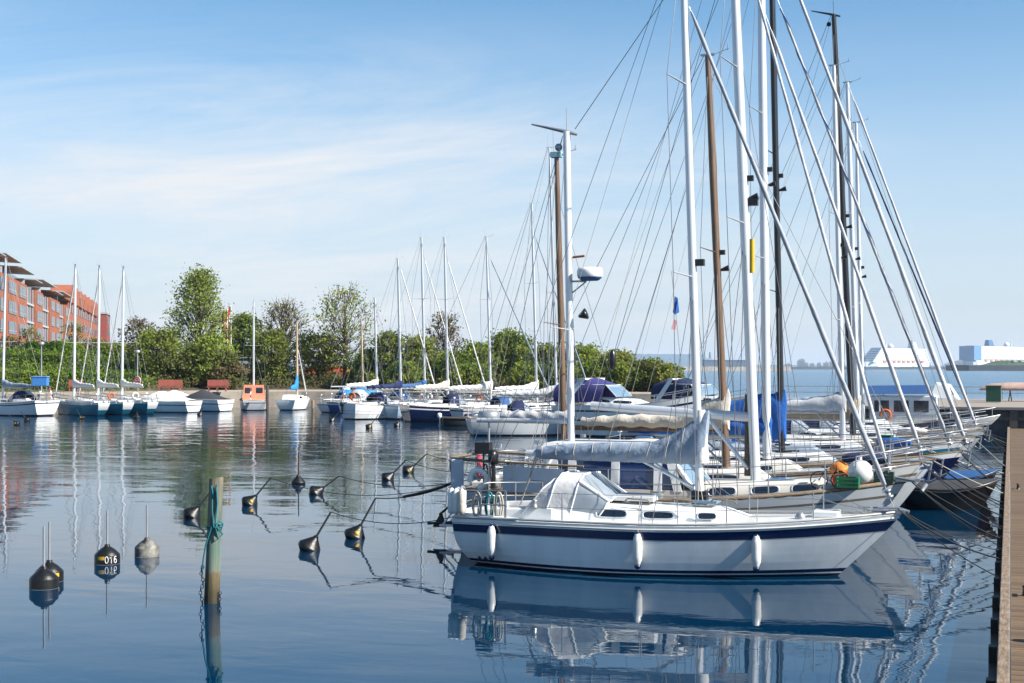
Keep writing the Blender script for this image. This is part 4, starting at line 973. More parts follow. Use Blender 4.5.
    jib(root, pt(11.15, 0, .10), (L-.16, 0, h.fb+.1), jibgrey, r=.05, m2=None, ends=.05)
    MB().tube([pt(12.5,0,-.08), (.1, 0, h.fs+.1)], .006, 4).build('backstay', wire, root)
    bz = 2.22; mxb = pt(bz).x
    boom(root, mxb, bz, 3.6, alu, .06)
    rings = []; n = 46; rr = random.Random(5); Lc = 3.55
    for i in range(n+1):
        t = i/n; xx = mxb+.16-Lc*t; topz = bz+.14+.80*max(0, 1-t*2.7)**1.5+.12*math.sin(math.pi*min(1, t*1.05))**.7
        botz = bz-.16+.05*t+.10*max(0, .12-t)*8*.0; zc = (topz+botz)/2; hh = (topz-botz)/2; wv = .19*(1-.4*t)*(1 if t > .02 else .75)
        if i == n: wv *= .5; hh *= .7
        ring = []
        for k in range(22):
            a = 2*math.pi*k/22; pl = 1+.16*math.sin(i*.95+math.sin(a)*4.2)*(abs(math.cos(a)))+.08*math.sin(i*2.3+a*3)
            ring.append(Vector((xx+.05*math.sin(a)*(t < .5), wv*math.cos(a)*pl, zc+hh*math.sin(a)*(1+.025*math.sin(i*1.7+k)))))
        rings.append(ring)
    MB().loft(rings, 0).build('sail_cover', cvgrey, root)
    for t in (.12,.22,.33,.44,.55,.66,.77,.88,.96):
        i = round(t*n); MB().tube(rings[i]+[rings[i][0]], .010, 4).build('cover_lashing', ropelt, root)
    MB().tube([pt(2.1,0,.06), pt(3.15,0,.06)], [.15,.10], 10, ell=1.1).build('mast_collar', cvwhite, root)
    MB().tube([(mxb-1.15, 0, bz-.1), pt(1.62, 0, -.12)], .035, 8).tube([(mxb-.95, .05, bz-.1), pt(1.52, .05, -.10)], .018, 6).build('boom_vang', alu, root)
    MB().tube([(mxb-3.4, 0, bz-.05), (1.1, .1, 1.15)], .014, 5).tube([(mxb-3.35, 0, bz-.05), (1.15, -.1, 1.15)], .014, 5).build('mainsheet', ropelt, root)
    MB().tube([(mxb-3.55, 0, bz+.05), pt(12.4, 0, -.08)], .005, 4).tube([pt(2.6, .09, .05), pt(12.3, .06, .08)], .005, 4).tube([(mxb-1.9,.06,bz+.1), pt(7.6,0,-.06)], .005, 4).tube([(mxb-1.9,-.06,bz+.1), pt(7.6,0,-.06)], .005, 4).build('halyard', ropelt, root)
    for x in (4.9, 5.35, 5.6, 5.0): MB().tube([(x, .25*math.copysign(1, x-5.2), 1.35), pt(1.9, .08*math.copysign(1, x-5.2))], .008, 4).build('halyard', ropelt, root)
    zs = H(290, 27.2); MB().tube([tips[0][2]+Vector((0,.15,0)), Vector((4.6,-.95,1.1))], .004, 4).tube([tips[1][2]+Vector((0,-.15,0)), Vector((4.6,.95,1.1))], .004, 4).build('flag_halyard', wire, root)
    fp = [q for q in tips if q[1] == -1][0][2].lerp(Vector((4.6,-.95,1.1)), .17)+Vector((0,.12,0))
    MB().add([fp+Vector((0,0,.34)), fp+Vector((.05,.03,.30)), fp+Vector((.08,.02,.03)), fp+Vector((.01,-.03,-.02)), fp+Vector((-.05,.03,.03))], [(0,1,2,3,4)]).build('burgee', cvblue, root)
    fp = fp-Vector((.02,0,.32)); MB().add([fp+Vector((0,0,.22)), fp+Vector((.05,.03,.18)), fp+Vector((.02,.04,0)), fp+Vector((-.05,-.02,.03))], [(0,1,2,3)]).build('courtesy_flag', mat('faded_red_white', (.5,.25,.27), .8, var=.3), root)
    # stanchions and lifelines (no pulpit top bar: a low bow rail)
    ht = .58
    for sd_ in (1, -1):
        for x in (1.2, 2.45, 4.05, 5.65, 7.2):
            u = (x)/(L); b = h.P(u, 1, sd_, -.05); MB().tube([b, b+Vector((0,0,ht))], [.013,.011], 6).build('stanchion', steel, root)
    mb = MB()
    for sd_ in (1, -1):
        for zt in (ht-.01, ht*.5): mb.tube([h.P(lerp(.10, .80, i/20), 1, sd_, -.05)+Vector((0,0,zt)) for i in range(21)]+[h.P(.93, 1, sd_, -.03)+Vector((0,0,.05))], .005, 4)
    mb.build('lifeline', wire, root)
    mb = MB()
    for zt in (.58, .3): mb.tube([h.P(.14, 1, 1, -.05)+Vector((0,0,zt)), h.P(.01, 1, 1, -.06)+Vector((0,0,zt)), h.P(.01, 1, -1, -.06)+Vector((0,0,zt)), h.P(.14, 1, -1, -.05)+Vector((0,0,zt))], .014, 6)
    for u in (.01, .075, .14):
        for sd_ in (1, -1): b = h.P(u, 1, sd_, -.06); mb.tube([b, b+Vector((0,0,.58))], .014, 6)
    mb.build('pushpit', steel, root)
    for x0 in (.55, .82, 1.02): MB().tube([(x0+.09*math.cos(a), -1.02, h.fs+.30+.26*math.sin(a)) for a in [2*math.pi*i/16 for i in range(17)]], .022, 6).tube([(x0+.05*math.cos(a), -1.05, h.fs+.28+.22*math.sin(a)) for a in [2*math.pi*i/16 for i in range(17)]], .018, 6).build('rope_coil', ropelt if x0 != .82 else ropetq, root)
    for i, (x, y) in enumerate(((-.02,-.95),(.10,-1.0),(.24,-1.05),(.02,-.7),(0,-.4))):
        MB().lathe([(.01,0),(.07,.03),(.085,.1),(.085,.42),(.06,.5),(.015,.54)], 10, 0, (x, y, h.fs+.08)).build('stowed_fender', [fendw, fendw, cvcream, cvgrey, fendw][i], root)
    MB().tube([(L-.55,.1,h.fb+.06),(L-.1,.1,h.fb+.08),(L+.12,.05,h.fb+.02)], .035, 6).box((L-.15, 0, h.fb+.03), (.4,.16,.07)).tube([(L-.55,-.2,h.fb+.05),(L-.25,-.2,h.fb+.05)], .03, 6).build('bow_roller', steel, root)
    MB().tube([(L-.7,-.12,h.fb-.02),(L-.7,-.12,h.fb+.1)], .02, 6).tube([(L-.82,-.12,h.fb+.1),(L-.58,-.12,h.fb+.1)], .022, 6).build('cleat', steel, root)
    for x in (.95, 1.12): MB().lathe([(.001,0),(.04,0),(.04,.01),(.001,.01)], 10, 0, tuple(h.P((x-.75)/L+.02, .16, -1, .002)), Matrix.Rotation(math.pi/2, 3, 'X')).build('exhaust_outlet', blackp, root)
    # fenders hanging on the side towards the camera
    def fender(px, lab):
        Yn = Y0-1.5; X = Xat(px, Yn); x = X-X0; u = min((abs(h.x(q/400, .55)-x), q/400) for q in range(401))[1]
        t_ = .55; P_ = h.P(u, t_, -1); X = P_.x+X0; Yf = Y0+P_.y-.10
        zt = h.deckz(x)-.02; r_ = empty('fender', (X, Yf, 0), 0, lab, 'fender', 'fenders along the nearest sloop')
        ztop = .86; prof = [(.02,-.30),(.055,-.285),(.06,-.25),(.085,-.20),(.092,-.12),(.092,.16),(.082,.22),(.06,.27),(.05,.31),(.02,.32)]
        MB().lathe(prof, 16, 0, (0,0,ztop-.33)).build('body', fendw, r_)
        MB().lathe([(.01,-.37),(.05,-.355),(.065,-.32),(.063,-.285),(.02,-.28)], 12, 0, (0,0,ztop-.33)).build('end_cap', navy, r_); MB().lathe([(.02,.26),(.055,.27),(.05,.33),(.01,.34)], 12, 0, (0,0,ztop-.33)).build('end_cap', navy, r_)
        MB().tube([(0,0,ztop-.02), (0,.10,zt+.03), (0, .16, zt+.5)], .009, 5).build('rope', ropelt, r_)
    fender(487, 'white fender with navy ends hanging nearest the stern of the front sloop'); fender(637.5, 'white fender with navy ends hanging below the cabin windows of the front sloop'); fender(752, 'white fender with navy ends hanging nearest the bow of the front sloop')
near_yacht()
# ------------------------------------------------------------------ ketch with wheelhouse
def ketch():
    X0, Y0, L = -12.0, 31.3, 9.9
    root = empty('motor_sailer', (X0, Y0, 0), 0, 'grey-hulled ketch with wheelhouse and two white masts just behind the nearest sloop', 'sailboat')
    h = Hull(L, 3.5, 1.22, 1.12, 1.55, wt=.72, ob=1.15, os_=.2)
    h.build(root, [(0,0),(.07,0),(.12,2),(.80,1),(.84,2),(1,1)], [boot, grygel, mat('grey_brown_trim', (.16,.13,.10), .6, var=.3)], nu=30)
    h.deck(root, teak, nu=20); h.rail(root, teak, r=.045, z=.03, off=-.03)
    # wheelhouse
    xa, xb, zb, zt, hw = 2.0, 5.62, 1.10, 2.22, 1.15
    wh = MB()
    def ring(z, q): return [Vector((xa+q*.45-.0, -hw+.12*q, z)), Vector((xb-q*.75, -hw*.86+.1*q, z)), Vector((xb-q*.75+.12, 0, z)), Vector((xb-q*.75, hw*.86-.1*q, z)), Vector((xa+q*.45, hw-.12*q, z))]
    wh.loft([ring(zb, 0), ring(zt-.9, .12)], 0, smooth=False)
    wo = wh.build('wheelhouse', [geld], root)
    z0_, z1_ = zt-.88, zt-.08
    def sp(x, z, off): 
        q = (z-zb)/(zt-zb); y = lerp(-hw, -hw*.86, (x-xa)/(xb-xa))+.11*q; return Vector((x, y-off, z))
    for sd_ in (1, -1):
        def fl(v): return Vector((v.x, v.y*(-sd_ if sd_ == 1 else 1), v.z)) if sd_ == 1 else v
        posts = [xa+.40, xa+.82, xa+1.80, xa+2.75, xb-.42]
        for i in range(len(posts)-1):
            a, b = posts[i]+.09, posts[i+1]-.09; sl = .0 if i < 3 else -.25
            mb = MB(); mb.add([fl(sp(a, z0_, -.02)), fl(sp(b, z0_, -.02)), fl(sp(b+sl, z1_, -.02)), fl(sp(a, z1_, -.02))], [(0,1,2,3)]); mb.build('window', mat('wheelhouse_glass', (.012,.035,.12), .05, spec=.8), wo)
        for x in posts: MB().loft([[fl(sp(x+q, z0_-.05, o)) for q, o in ((-.09,-.05),(.09,-.05),(.09,.02),(-.09,.02))], [fl(sp(x+q-(.25 if x == posts[-1] else 0), zt-.02, o)) for q, o in ((-.09,-.05),(.09,-.05),(.09,.02),(-.09,.02))]], 0, smooth=False).build('window_post', gel, wo)
    mb = MB(); mb.loft([[Vector((xa+.1, -hw*.98, zt-.02)), Vector((xb-.55, -hw*.85, zt-.02)), Vector((xb-.35, 0, zt-.02)), Vector((xb-.55, hw*.85, zt-.02)), Vector((xa+.1, hw*.98, zt-.02))], [Vector((xa+.15, -hw*.9, zt+.08)), Vector((xb-.6, -hw*.78, zt+.08)), Vector((xb-.45, 0, zt+.09)), Vector((xb-.6, hw*.78, zt+.08)), Vector((xa+.15, hw*.9, zt+.08))]], 0, smooth=False); mb.build('roof', cvlight, wo, bevel=.02)
    # raking windscreen frames at the front and back
    for sd_ in (-1, 1):
        MB().tube([(xb-.05, sd_*hw*.82, zt-.92), (xb-.75, sd_*hw*.75, zt)], .06, 6).build('raked_frame', gel, wo); MB().tube([(xa-.05, sd_*hw*.98, zb+.05), (xa+.40, sd_*hw*.90, zt)], .10, 6, ell=.5).build('raked_frame', gel, wo)
    MB().add([(xb+.02, -hw*.8, zt-.9), (xb+.02, hw*.8, zt-.9), (xb-.68, hw*.7, zt-.06), (xb-.68, -hw*.7, zt-.06)], [(0,1,2,3)]).build('windscreen', glassl, wo)
    # forward trunk with brown deck edge and ports
    co, fn = cabin(root, h, 5.6, 8.6, 1.95, .8, .34, .26, m=geld, slope_f=.45)
    for xa_, xb_ in ((5.85,6.4),(6.75,7.3),(7.6,8.1)):
        for sd_ in (1, -1): pane(co, fn, xa_, xb_, .25, .75, sd_, glassd, frame=alu)
    MB().box((7.3, 0, 1.53), (.6,.6,.08)).build('hatch', glassl, co, bevel=.01)
    # hull ports
    for x in (1.5, 2.45):
        u = x/L; P_ = h.P(u, .66, -1, .005); MB().box(tuple(P_), (.55,.03,.16)).build('porthole', glassd, root, bevel=.02)
    cockpit(root, h, .4, 2.0, m=geld, hh=.3)
    # masts
    pt, tips, mo = mast(root, 6.72, 1.5, 14.3, math.atan(20/470), .115, alu, (H(222,31.5)-.05, 10.6), hull=h, wr=.008, lights=True, sp_len=1.15)
    MB().box(pt(H(203,31.5), 0, .2), (.22,.16,.16)).build('mast_lamp', blackp, mo)
    MB().tube([pt(1.6,.05,-.16), pt(3.4,.05,-.12)], [.10,.05], 7).build('halyard_bundle', mat('tangled_lines', (.13,.10,.07), .9, var=.5, vscale=14, bump=.6, bscale=30), mo)
    bz = H(416, 32); mxb = pt(bz).x
    boom(root, mxb+.0, bz, 3.7, alu, .085, rise=.22)
    MB().tube([(mxb-.95, 0, bz-.1), pt(1.75, 0, -.15)], .045, 8).build('boom_vang', alu, root)
    MB().tube([(mxb-3.5, 0, bz+.2), (2.9, 0, zt+.1)], .014, 5).build('mainsheet', ropelt, root)
    MB().tube([(mxb-3.7, 0, bz+.2), pt(14.2, 0, -.1)], .005, 4).tube([pt(2.5,.1,.08), pt(14.1,.08,.1)], .005, 4).build('halyard', ropelt, root)
    mt2 = H(133, 32.9)
    ptz, _, mz = mast(root, 2.50, 1.3, mt2, math.atan(5/315), .085, alu, (H(330,32.8),), hull=h, head='crane', wr=.007, lights=False, sp_len=.9, r_top=.085)
    zr = H(282, 32.9); MB().tube([ptz(zr,0,.05), ptz(zr,0,.42)], .025, 6).tube([ptz(zr-.28,0,.05), ptz(zr-.02,0,.40)], .018, 6).build('radar_bracket', alud, mz)
    mb = MB(); mb.lathe([(.05,0),(.24,.02),(.29,.08),(.30,.20),(.27,.27),(.05,.29)], 20, 0, ptz(zr+.03,0,.50)); ra = mb.build('radar_dome', whitep, mz)
    MB().lathe([(.05,-.01),(.20,-.008),(.27,.05),(.28,.07)], 20, 0, ptz(zr+.02,0,.50)).build('radar_base', cvdenim, ra)
    MB().lathe([(.03,0),(.13,.18),(.13,.2),(.01,.22)], 8, 0, ptz(H(317,32.9),0,.22), Matrix.Rotation(R(70), 3, 'Y')).build('mast_horn', blackp, mz)
    MB().tube([ptz(H(258,32.9),0,.1), ptz(H(257,32.9),0,.38)], .03, 6).build('mast_hook', mat('rusty_iron', (.25,.11,.05), .8, var=.3), mz)
    yr = H(256, 30.2); yx = Xat(752, 30.2)-X0; MB().tube([(yx, -1.1, yr-.36), (yx, -1.1, yr+.36)], .055, 8).build('radar_reflector', yellowp, root)
    a_, b_ = pt(13.2,0,-.1), Vector((3.0,-.3,2.35)); MB().tube([a_, b_], .006, 4).build('halyard', ropedk, root)
    q_ = a_.lerp(b_, .83); MB().lathe([(.02,-.26),(.06,-.2),(.085,-.06),(.08,.08),(.04,.18),(.02,.2)], 10, 0, q_).build('day_shape', blackp, root)
    MB().tube([pt(14.2,0,-.1), ptz(mt2+.05,0,.2)], .010, 5).build('triatic_stay', wire, root)
    MB().tube([ptz(mt2-.1,0,-.1), (.1, .8, 1.3)], .007, 4).tube([ptz(mt2-.1,0,-.1), (.1, -.8, 1.3)], .007, 4).build('backstay', wire, root)
    boom(root, ptz(3.2).x, 2.75, 2.3, alu, .05)
    jib(root, pt(13.8,0,.12), (L-.3, 0, 1.6), cvlight, r=.04)
    MB().tube([pt(10.6,0,.1), (7.9,0,1.6)], .007, 5).build('inner_forestay', wire, root)
    # guard rails: timber top rail aft, wire forward
    guard(root, h, .16, .84, 7, ht=.68, r=.015, wr=.007)
    mb = MB()
    for sd_ in (1, -1): mb.tube([h.P(lerp(.0, .33, i/8), 1, sd_, -.05)+Vector((0,0,.72)) for i in range(9)], .028, 6)
    mb.tube([h.P(0, 1, 1, -.05)+Vector((0,0,.72)), h.P(0, 1, -1, -.05)+Vector((0,0,.72))], .028, 6); mb.build('timber_rail', teak, root)
    mb = MB()
    for sd_ in (-1,):
        a, b = h.P(.135, 1, sd_, -.03), h.P(.285, 1, sd_, -.03); n = 8
        mb.loft([[a.lerp(b, i/n)+Vector((0, .015*math.sin(i*1.7), z)) for z in (.08,.35,.64)] for i in range(n+1)], 0, closed=False, cap=False)
    mb.build('weather_cloth', mat('pale_blue_cloth', (.44,.50,.56), .8, var=.12), root)
    lifebuoy(root, tuple(h.P(.075, 1, -1, .03)+Vector((0,0,.30))), .2, whitep, 0); 
    MB().box(tuple(h.P(.02, 1, -1, .05)+Vector((0,0,.30))), (.30,.14,.80)).build('stowed_raft', mat('pale_blue_cloth', (.44,.50,.56), .8, var=.12), root, bevel=.05)
    outboard(root, tuple(h.P(.115, 1, -1, .06)+Vector((0,0,.62))), .9, blackp, R(90))
    MB().lathe([(.02,0),(.16,.02),(.17,.3),(.12,.36),(.02,.37)], 12, 0, tuple(h.P(.10, 1, -1, -.35)+Vector((0,0,.05)))).build('gas_bottle', alud, root)
    MB().tube([h.P(.085,1,-1,-.05), h.P(.085,1,-1,-.05)+Vector((0,0,1.15))], .02, 6).box(tuple(h.P(.085,1,-1,-.05)+Vector((0,0,1.0))), (.34,.24,.26)).build('stern_lantern', blackp, root)
    for i, x in enumerate((.25,.42,.6)): MB().tube([h.P(x/L*1.0+.05,1,-1,.02)+Vector((.05*math.cos(a),0,.45+.2*math.sin(a))) for a in [2*math.pi*k/14 for k in range(15)]], .02, 5).build('rope_coil', [ropelt, ropedk, ropelt][i], root)
    # rudder blade, boarding step and anchor at the stern
    MB().box((-.25, -.4, .32), (.55, .5, .05)).tube([(0,-.6,.9),(-.45,-.6,.34)], .02, 6).tube([(0,-.2,.9),(-.45,-.2,.34)], .02, 6).build('boarding_step', gel, root)
    MB().loft([[Vector((-.55, -.45+q, .62)) for q in (-.02,.02,.02)], [Vector((-.78+e, -.45, .25)) for e in (0,.35,.36)]], 0, smooth=False).tube([(-.9,-.45,.33),(-.25,-.45,.38)], .035, 6).tube([(-.1,-.45,.95),(-.6,-.45,.55)], .03, 6).build('stern_anchor', blackp, root)
    MB().box((L+.05, 0, 1.6), (.5,.26,.07)).tube([(L+.2,-.13,1.6),(L-.2,-.13,1.66)], .03, 6).tube([(L-.1,0,1.62),(L+.38,0,1.60)], .035, 6).tube([(L+.34,-.2,1.38),(L+.42,0,1.5),(L+.34,.2,1.38)], .045, 6).build('bow_roller', steel, root)
    # gear lying on the foredeck: things of their own
    def D(px, py, Yl=31.0):
        X = Xat(px, Yl); return X, Yl, h.deckz(X-X0)+.06
    X, Y, Z = D(854, 0, 31.0)
    b = MB().ball((0,0,.27), .27, n=18, m=12).tube([(0,0,.52),(0,0,.60)], .04, 8); b = b.build('buoy_fender', fendw); X, Y, Z = D(860, 0, 31.0); b.location = (X, Y, Z); tag(b, 'big round white inflatable fender on the ketch foredeck', 'fender')
    X, Y, Z = D(829, 0, 30.75); r_ = empty('bicycle', (X, Y, Z), R(8), 'black folded bicycle leaning on the ketch foredeck', 'bicycle'); r_.scale = (.74,.74,.74)
    for k, x in enumerate((-.28,.30)):
        w_ = MB().tube([(x+.24*math.cos(a), .04*k, .25+.24*math.sin(a)) for a in [2*math.pi*i/24 for i in range(25)]], .018, 6)
        for q in range(8): a = math.pi*q/8; w_.tube([(x+.23*math.cos(a), .04*k, .25+.23*math.sin(a)), (x-.23*math.cos(a), .04*k, .25-.23*math.sin(a))], .003, 3)
        w_.build('wheel', rubber, r_)
    MB().tube([(-.28,.02,.25),(-.08,.02,.55),(.22,.02,.58),(.30,.02,.25)], .016, 6).tube([(-.08,.02,.55),(.02,.02,.22),(.22,.02,.58)], .014, 6).tube([(.22,.02,.58),(.2,.02,.68)], .012, 6).build('frame', blackp, r_)
    MB().tube([(.2,-.18,.68),(.2,.22,.68)], .014, 6).build('handlebar', blackp, r_); MB().box((-.12,.02,.62), (.2,.1,.05)).build('saddle', rubber, r_, bevel=.015)
    for px, Yl, mt_, lb, s_ in ((848,30.6,greenp,'green plastic crate on the ketch foredeck',.34),(884,31.2,mat('dark_green_crate', (.01,.05,.035), .6),'dark green crate near the bow of the ketch',.30)):
        X, Y, Z = D(px, 0, Yl); r_ = MB(); t_ = .02
        for sx in (-1, 1): r_.box((sx*s_/2*1.3, 0, .11), (t_, s_, .22)); 
        for sy in (-1, 1): r_.box((0, sy*s_/2, .03), (s_*1.3, t_, .05)); r_.box((0, sy*s_/2, .11), (s_*1.3, t_, .05)); r_.box((0, sy*s_/2, .19), (s_*1.3, t_, .05))
        for sy in (-1, 1):
            for q in (-.4,-.2,0,.2,.4): r_.box((q*s_*1.3, sy*s_/2, .11), (t_, t_*.8, .2))
        r_.box((0,0,.01), (s_*1.3, s_, .02)); o_ = r_.build('crate', mt_); o_.location = (X, Y, Z); tag(o_, lb, 'crate')
    X, Y, Z = D(842, 0, 31.4); r_ = MB(); rr = random.Random(4); rings = []
    for i in range(9):
        t = i/8; rad = .30*math.sin(math.pi*min(.96, t+.08))**.6; rings.append([Vector((-.42+.85*t, rad*math.cos(a)*(1+.2*math.sin(a*3+i)), .55+rad*math.sin(a)*(.9+.2*math.sin(a*2+i*1.3))+.03*rr.uniform(-1,1))) for a in [2*math.pi*k/12 for k in range(12)]])
    r_.loft(rings, 0); r_.loft([[v*1 for v in [Vector((-.3,-.2,0)),Vector((.3,-.2,0)),Vector((.3,.2,0)),Vector((-.3,.2,0))]], [Vector((-.32,-.2,.4)),Vector((.34,-.2,.4)),Vector((.34,.2,.4)),Vector((-.32,.2,.4))]], 1, smooth=False)
    o_ = r_.build('oilskin_bundle', [mat('orange_oilskin', (.75,.27,.02), .5, rgb2=(.62,.14,.03), vscale=3, bump=.3), orange]); o_.location = (X, Y, Z); o_.scale = (.62,.62,.62); tag(o_, 'orange oilskin bundle heaped on the ketch foredeck behind the bicycle', 'bundle')
ketch()
# ------------------------------------------------------------------ the row along the pontoon
def rowboat(Y, pxmast, L, xbow, label, name='sailing_yacht', rz=0.0, **k):
    xm = Xat(pxmast, Y); x0 = xbow-L
    k.setdefault('masth', 13); k['mastx'] = (xm-x0)/L; k['L'] = L
    return yacht((x0, Y, 0), rz, label, k, name=name)
def hz(py, Y, X=-6): return H(py, dep(X, Y))
# wooden-masted ketch
r3, h3 = rowboat(35.9, 726, 11.3, -2.0, 'white ketch with varnished wooden masts and cream mast cover', masth=hz(52,35.9), rake=.045, mr=.10, mm=woodm, spr=(.52,), jibm=None, jtop=.95, cover=cvcream, cvh=1.05, boomz=1.35, booml=4.0, dodg=None, head='vane', hm=[boot, mat('white_hull_aged', (.62,.62,.60), .35, var=.12), teak], bands=[(0,0),(.08,0),(.82,1),(.87,2),(1,1)], B=3.3, fs=1.1, fb=1.65, cab=(.28,.68,2.1,1.2,.5,.35), cabm=geld, deckm=teak)
def extras3():
    x0 = -13.3; zt = hz(155, 35.9, -11)
    xm = Xat(565, 35.9)-x0
    ptz, _, mz = mast(r3, xm, 1.2, zt, .028, .085, woodm, (hz(325,35.9,-11),), hull=h3, head='vane', wr=.008, lights=False, name='mast', sp_len=.9)
    MB().box(ptz(zt+.02), (.3,.2,.14)).build('mast_cap', mat('verdigris', (.25,.45,.48), .6), mz)
    sailcover(r3, ptz(2.6).x+.1, 2.55, 2.6, cvlight, h_mast=.35, h_end=.2, seed=8, name='mizzen_cover')
    MB().tube([(.4,-.9,1.1),(.4,-.9,2.55)], .03, 8).lathe([(.05,0),(.26,.03),(.30,.1),(.30,.24),(.24,.30),(.03,.32)], 16, 0, (.4,-.9,2.55)).build('barbecue', alud, r3)
    MB().tube([(.2,-1.05,1.1),(.14,-1.05,1.85)], .09, 10).build('red_roll', mat('red_cloth', (.55,.04,.08), .7), r3)
    # inverted tender on the cabin roof
    mb = MB(); rings = []
    for i in range(9):
        t = i/8; w_ = .62*math.sin(math.pi*min(.93, t*.85+.13))**.7; rings.append([Vector((3.4+2.2*t, w_*math.cos(a), 1.75+.42*math.sin(a)*(.6+.4*math.sin(math.pi*t)))) for a in [math.pi*k/8 for k in range(9)]])
    mb.loft(rings, 0, closed=True); o_ = mb.build('tender', cvcream); o_.location = (x0, 35.9, 0); tag(o_, 'cream upturned dinghy on the cabin of the wooden-masted ketch', 'dinghy')
extras3()
rowboat(39.9, 767, 11.6, -1.9, 'white sloop with a tall white mast and blue tarpaulin over its boom', masth=17.0, rake=.012, mr=.125, spr=(.36,.62), jibm=cvlight, jr=.055, jtop=.80, cover=cvblue, cvh=.55, boomz=1.0, booml=4.2, dodg=cvdenim, B=3.4, coverseed=3, fb=1.5, deckm=nonskid, cabm=geld, hm=[boot, gel, cvdenim], bands=[(0,0),(.1,0),(.84,1),(.9,2),(1,1)])
r5, h5 = rowboat(44, 782, 12, -1.3, 'white yacht with black mast and bright blue sail cover', masth=17.7, rake=.022, mr=.10, mm=blackp, spr=(.30,.56,.78), jibm=cvlight, jm2=cvdenim, jr=.055, jtop=.865, cover=cvblue, cvh=1.55, k1=1.0, k2=1.3, boomz=.75, booml=4.6, dodg=cvnavy, B=3.6, coverseed=2, deckm=teak, fb=1.5, cvend=.35, hm=[boot, navy, gel], bands=[(0,0),(.1,0),(.90,1),(1,2)])
jib(r5, (6.40, 0, 17.6), (12.15, 0, 1.55), cvlight, r=.065)
rowboat(48, 806, 10.5, -2.6, 'white yacht with blue-striped furled jib and low blue deck cover', mast=False, masth=13, dodg=cvdenim, deckm=nonskid, cabm=cvgrey, jibm=cvgrey, B=3.2, hm=[boot, gel, navy])
rowboat(51.5, 843, 11, -1.5, 'white yacht with a thin white mast and long pale grey sail cover', masth=hz(66,51.5), rake=.024, mr=.095, spr=(.32,.6), jibm=None, jr=.06, jtop=.97, cover=cvlight, cvh=.75, boomz=1.35, booml=5.3, dodg=cvlight, deckm=cvdenim, coverseed=5, hm=[boot, gel, teal])
rowboat(55.5, 853, 12, -1.2, 'white yacht with a tall black mast and tan sail cover', masth=hz(14,55.5), rake=.045, mr=.12, mm=blackp, spr=(.32,.62), jibm=None, jtop=.9, cover=cvtan, cvh=.85, boomz=.95, booml=5.2, dodg=cvcream, deckm=teak, cabm=geld, head='crane', coverseed=6, wr=.009)
rowboat(61, 858, 11.5, -.95, 'white yacht with a white mast behind the tall black mast', masth=hz(82,61), rake=.03, mr=.11, spr=(.35,.62), jibm=cvlight, jr=.06, jtop=.98, cover=cvcream, cvh=.7, boomz=1.1, booml=4.4, dodg=cvnavy, wr=.010, deckm=nonskid, hm=[boot, grygel, navy])
rowboat(66, 863, 10.5, -1.1, 'grey yacht with the thinnest white mast of the pontoon row', masth=hz(122,66), rake=.022, mr=.09, spr=(.4,), jibm=cvnavy, jr=.045, jtop=.94, cover=cvgrey, cvh=.6, booml=3.8, dodg=cvnavy, wr=.010, hm=[boot, grygel, navy])
GEAR = [(-3.6,48.2,1.35,'blue','bag','blue sail bag on the foredeck of the mastless white yacht'),
        (-4.1,51.2,1.35,'green','box','green locker box on the foredeck behind the blue bag'),(-3.5,55.8,1.4,'white','bag','white rolled sail on the foredeck of the tan-covered yacht'),(-3.4,36.2,1.55,'navy','bag','navy sail bag on the foredeck of the wooden-masted ketch')]
for x, y, z, c, k_, lb in GEAR:
    m = {'orange':orange,'red':redp,'blue':cvblue,'green':greenp,'white':cvwhite,'navy':cvnavy}[c]; rr = random.Random(int(x*10)); r_ = MB()
    if k_ == 'bag': r_.loft([[Vector((lerp(-.55,.55,i/8), .20*math.sin(math.pi*lerp(.1,.93,i/8))**.5*math.cos(a)*(1+.15*math.sin(3*a+i)), .17+.17*math.sin(math.pi*lerp(.1,.93,i/8))**.5*math.sin(a))) for a in [2*math.pi*q/10 for q in range(10)]] for i in range(9)], 0)
    else: r_.box((0,0,.13), (.5,.3,.24)).box((0,0,.26), (.54,.34,.04))
    o_ = r_.build('sail_bag' if k_ == 'bag' else 'deck_box', m, bevel=.02 if k_ != 'bag' else 0); o_.location = (x, y, z); o_.rotation_euler = (0,0,rr.uniform(-.4,.4)); tag(o_, lb, 'bag' if k_ == 'bag' else 'box')
# dark boat with a blue cover nearest the pontoon, lying bow-on
def dinghy(X, Y, L, B, rz, label, m, cov=None, name='dinghy', hgt=.62, mot=False, group=None, cat='dinghy', dark=None):
    r_ = empty(name, (X, Y, 0), rz, label, cat, group); h = Hull(L, B, hgt, hgt*.9, hgt*1.35, wt=.8, ob=.45, os_=.1, fine=2.6)
    h.build(r_, [(0,0),(1,0)], [m], nu=18); h.rail(r_, dark or m, r=.07 if dark else .035, z=0, off=0)
    if cov:
        mb = MB(); rings = []
        for i in range(11):
            u = i/10; P_ = h.P(u, 1); w_ = P_.y+.05; rings.append([Vector((P_.x, w_*q, P_.z+.02+.22*(1-q*q)*math.sin(math.pi*min(1, u*.8+.15))-.06*(abs(q) == 1))) for q in (-1,-.6,-.2,.2,.6,1)])
        mb.loft(rings, 0, closed=False, cap=False); mb.build('cover', cov, r_)
    else:
        h.deck(r_, cvblack, nu=10) if dark else MB().box((L*.45, 0, hgt*.3), (L*.8, B*.7, .05)).build('floor', teak, r_)
        for x in (.3, .62): MB().box((L*x, 0, hgt*.75), (.25, B*.86*h.shp(x,.8,2.6), .04)).build('thwart', teak, r_)
    if mot: outboard(r_, (-.08, 0, hgt-.05), .9, m=mot if not isinstance(mot, bool) else blackp)
    return r_
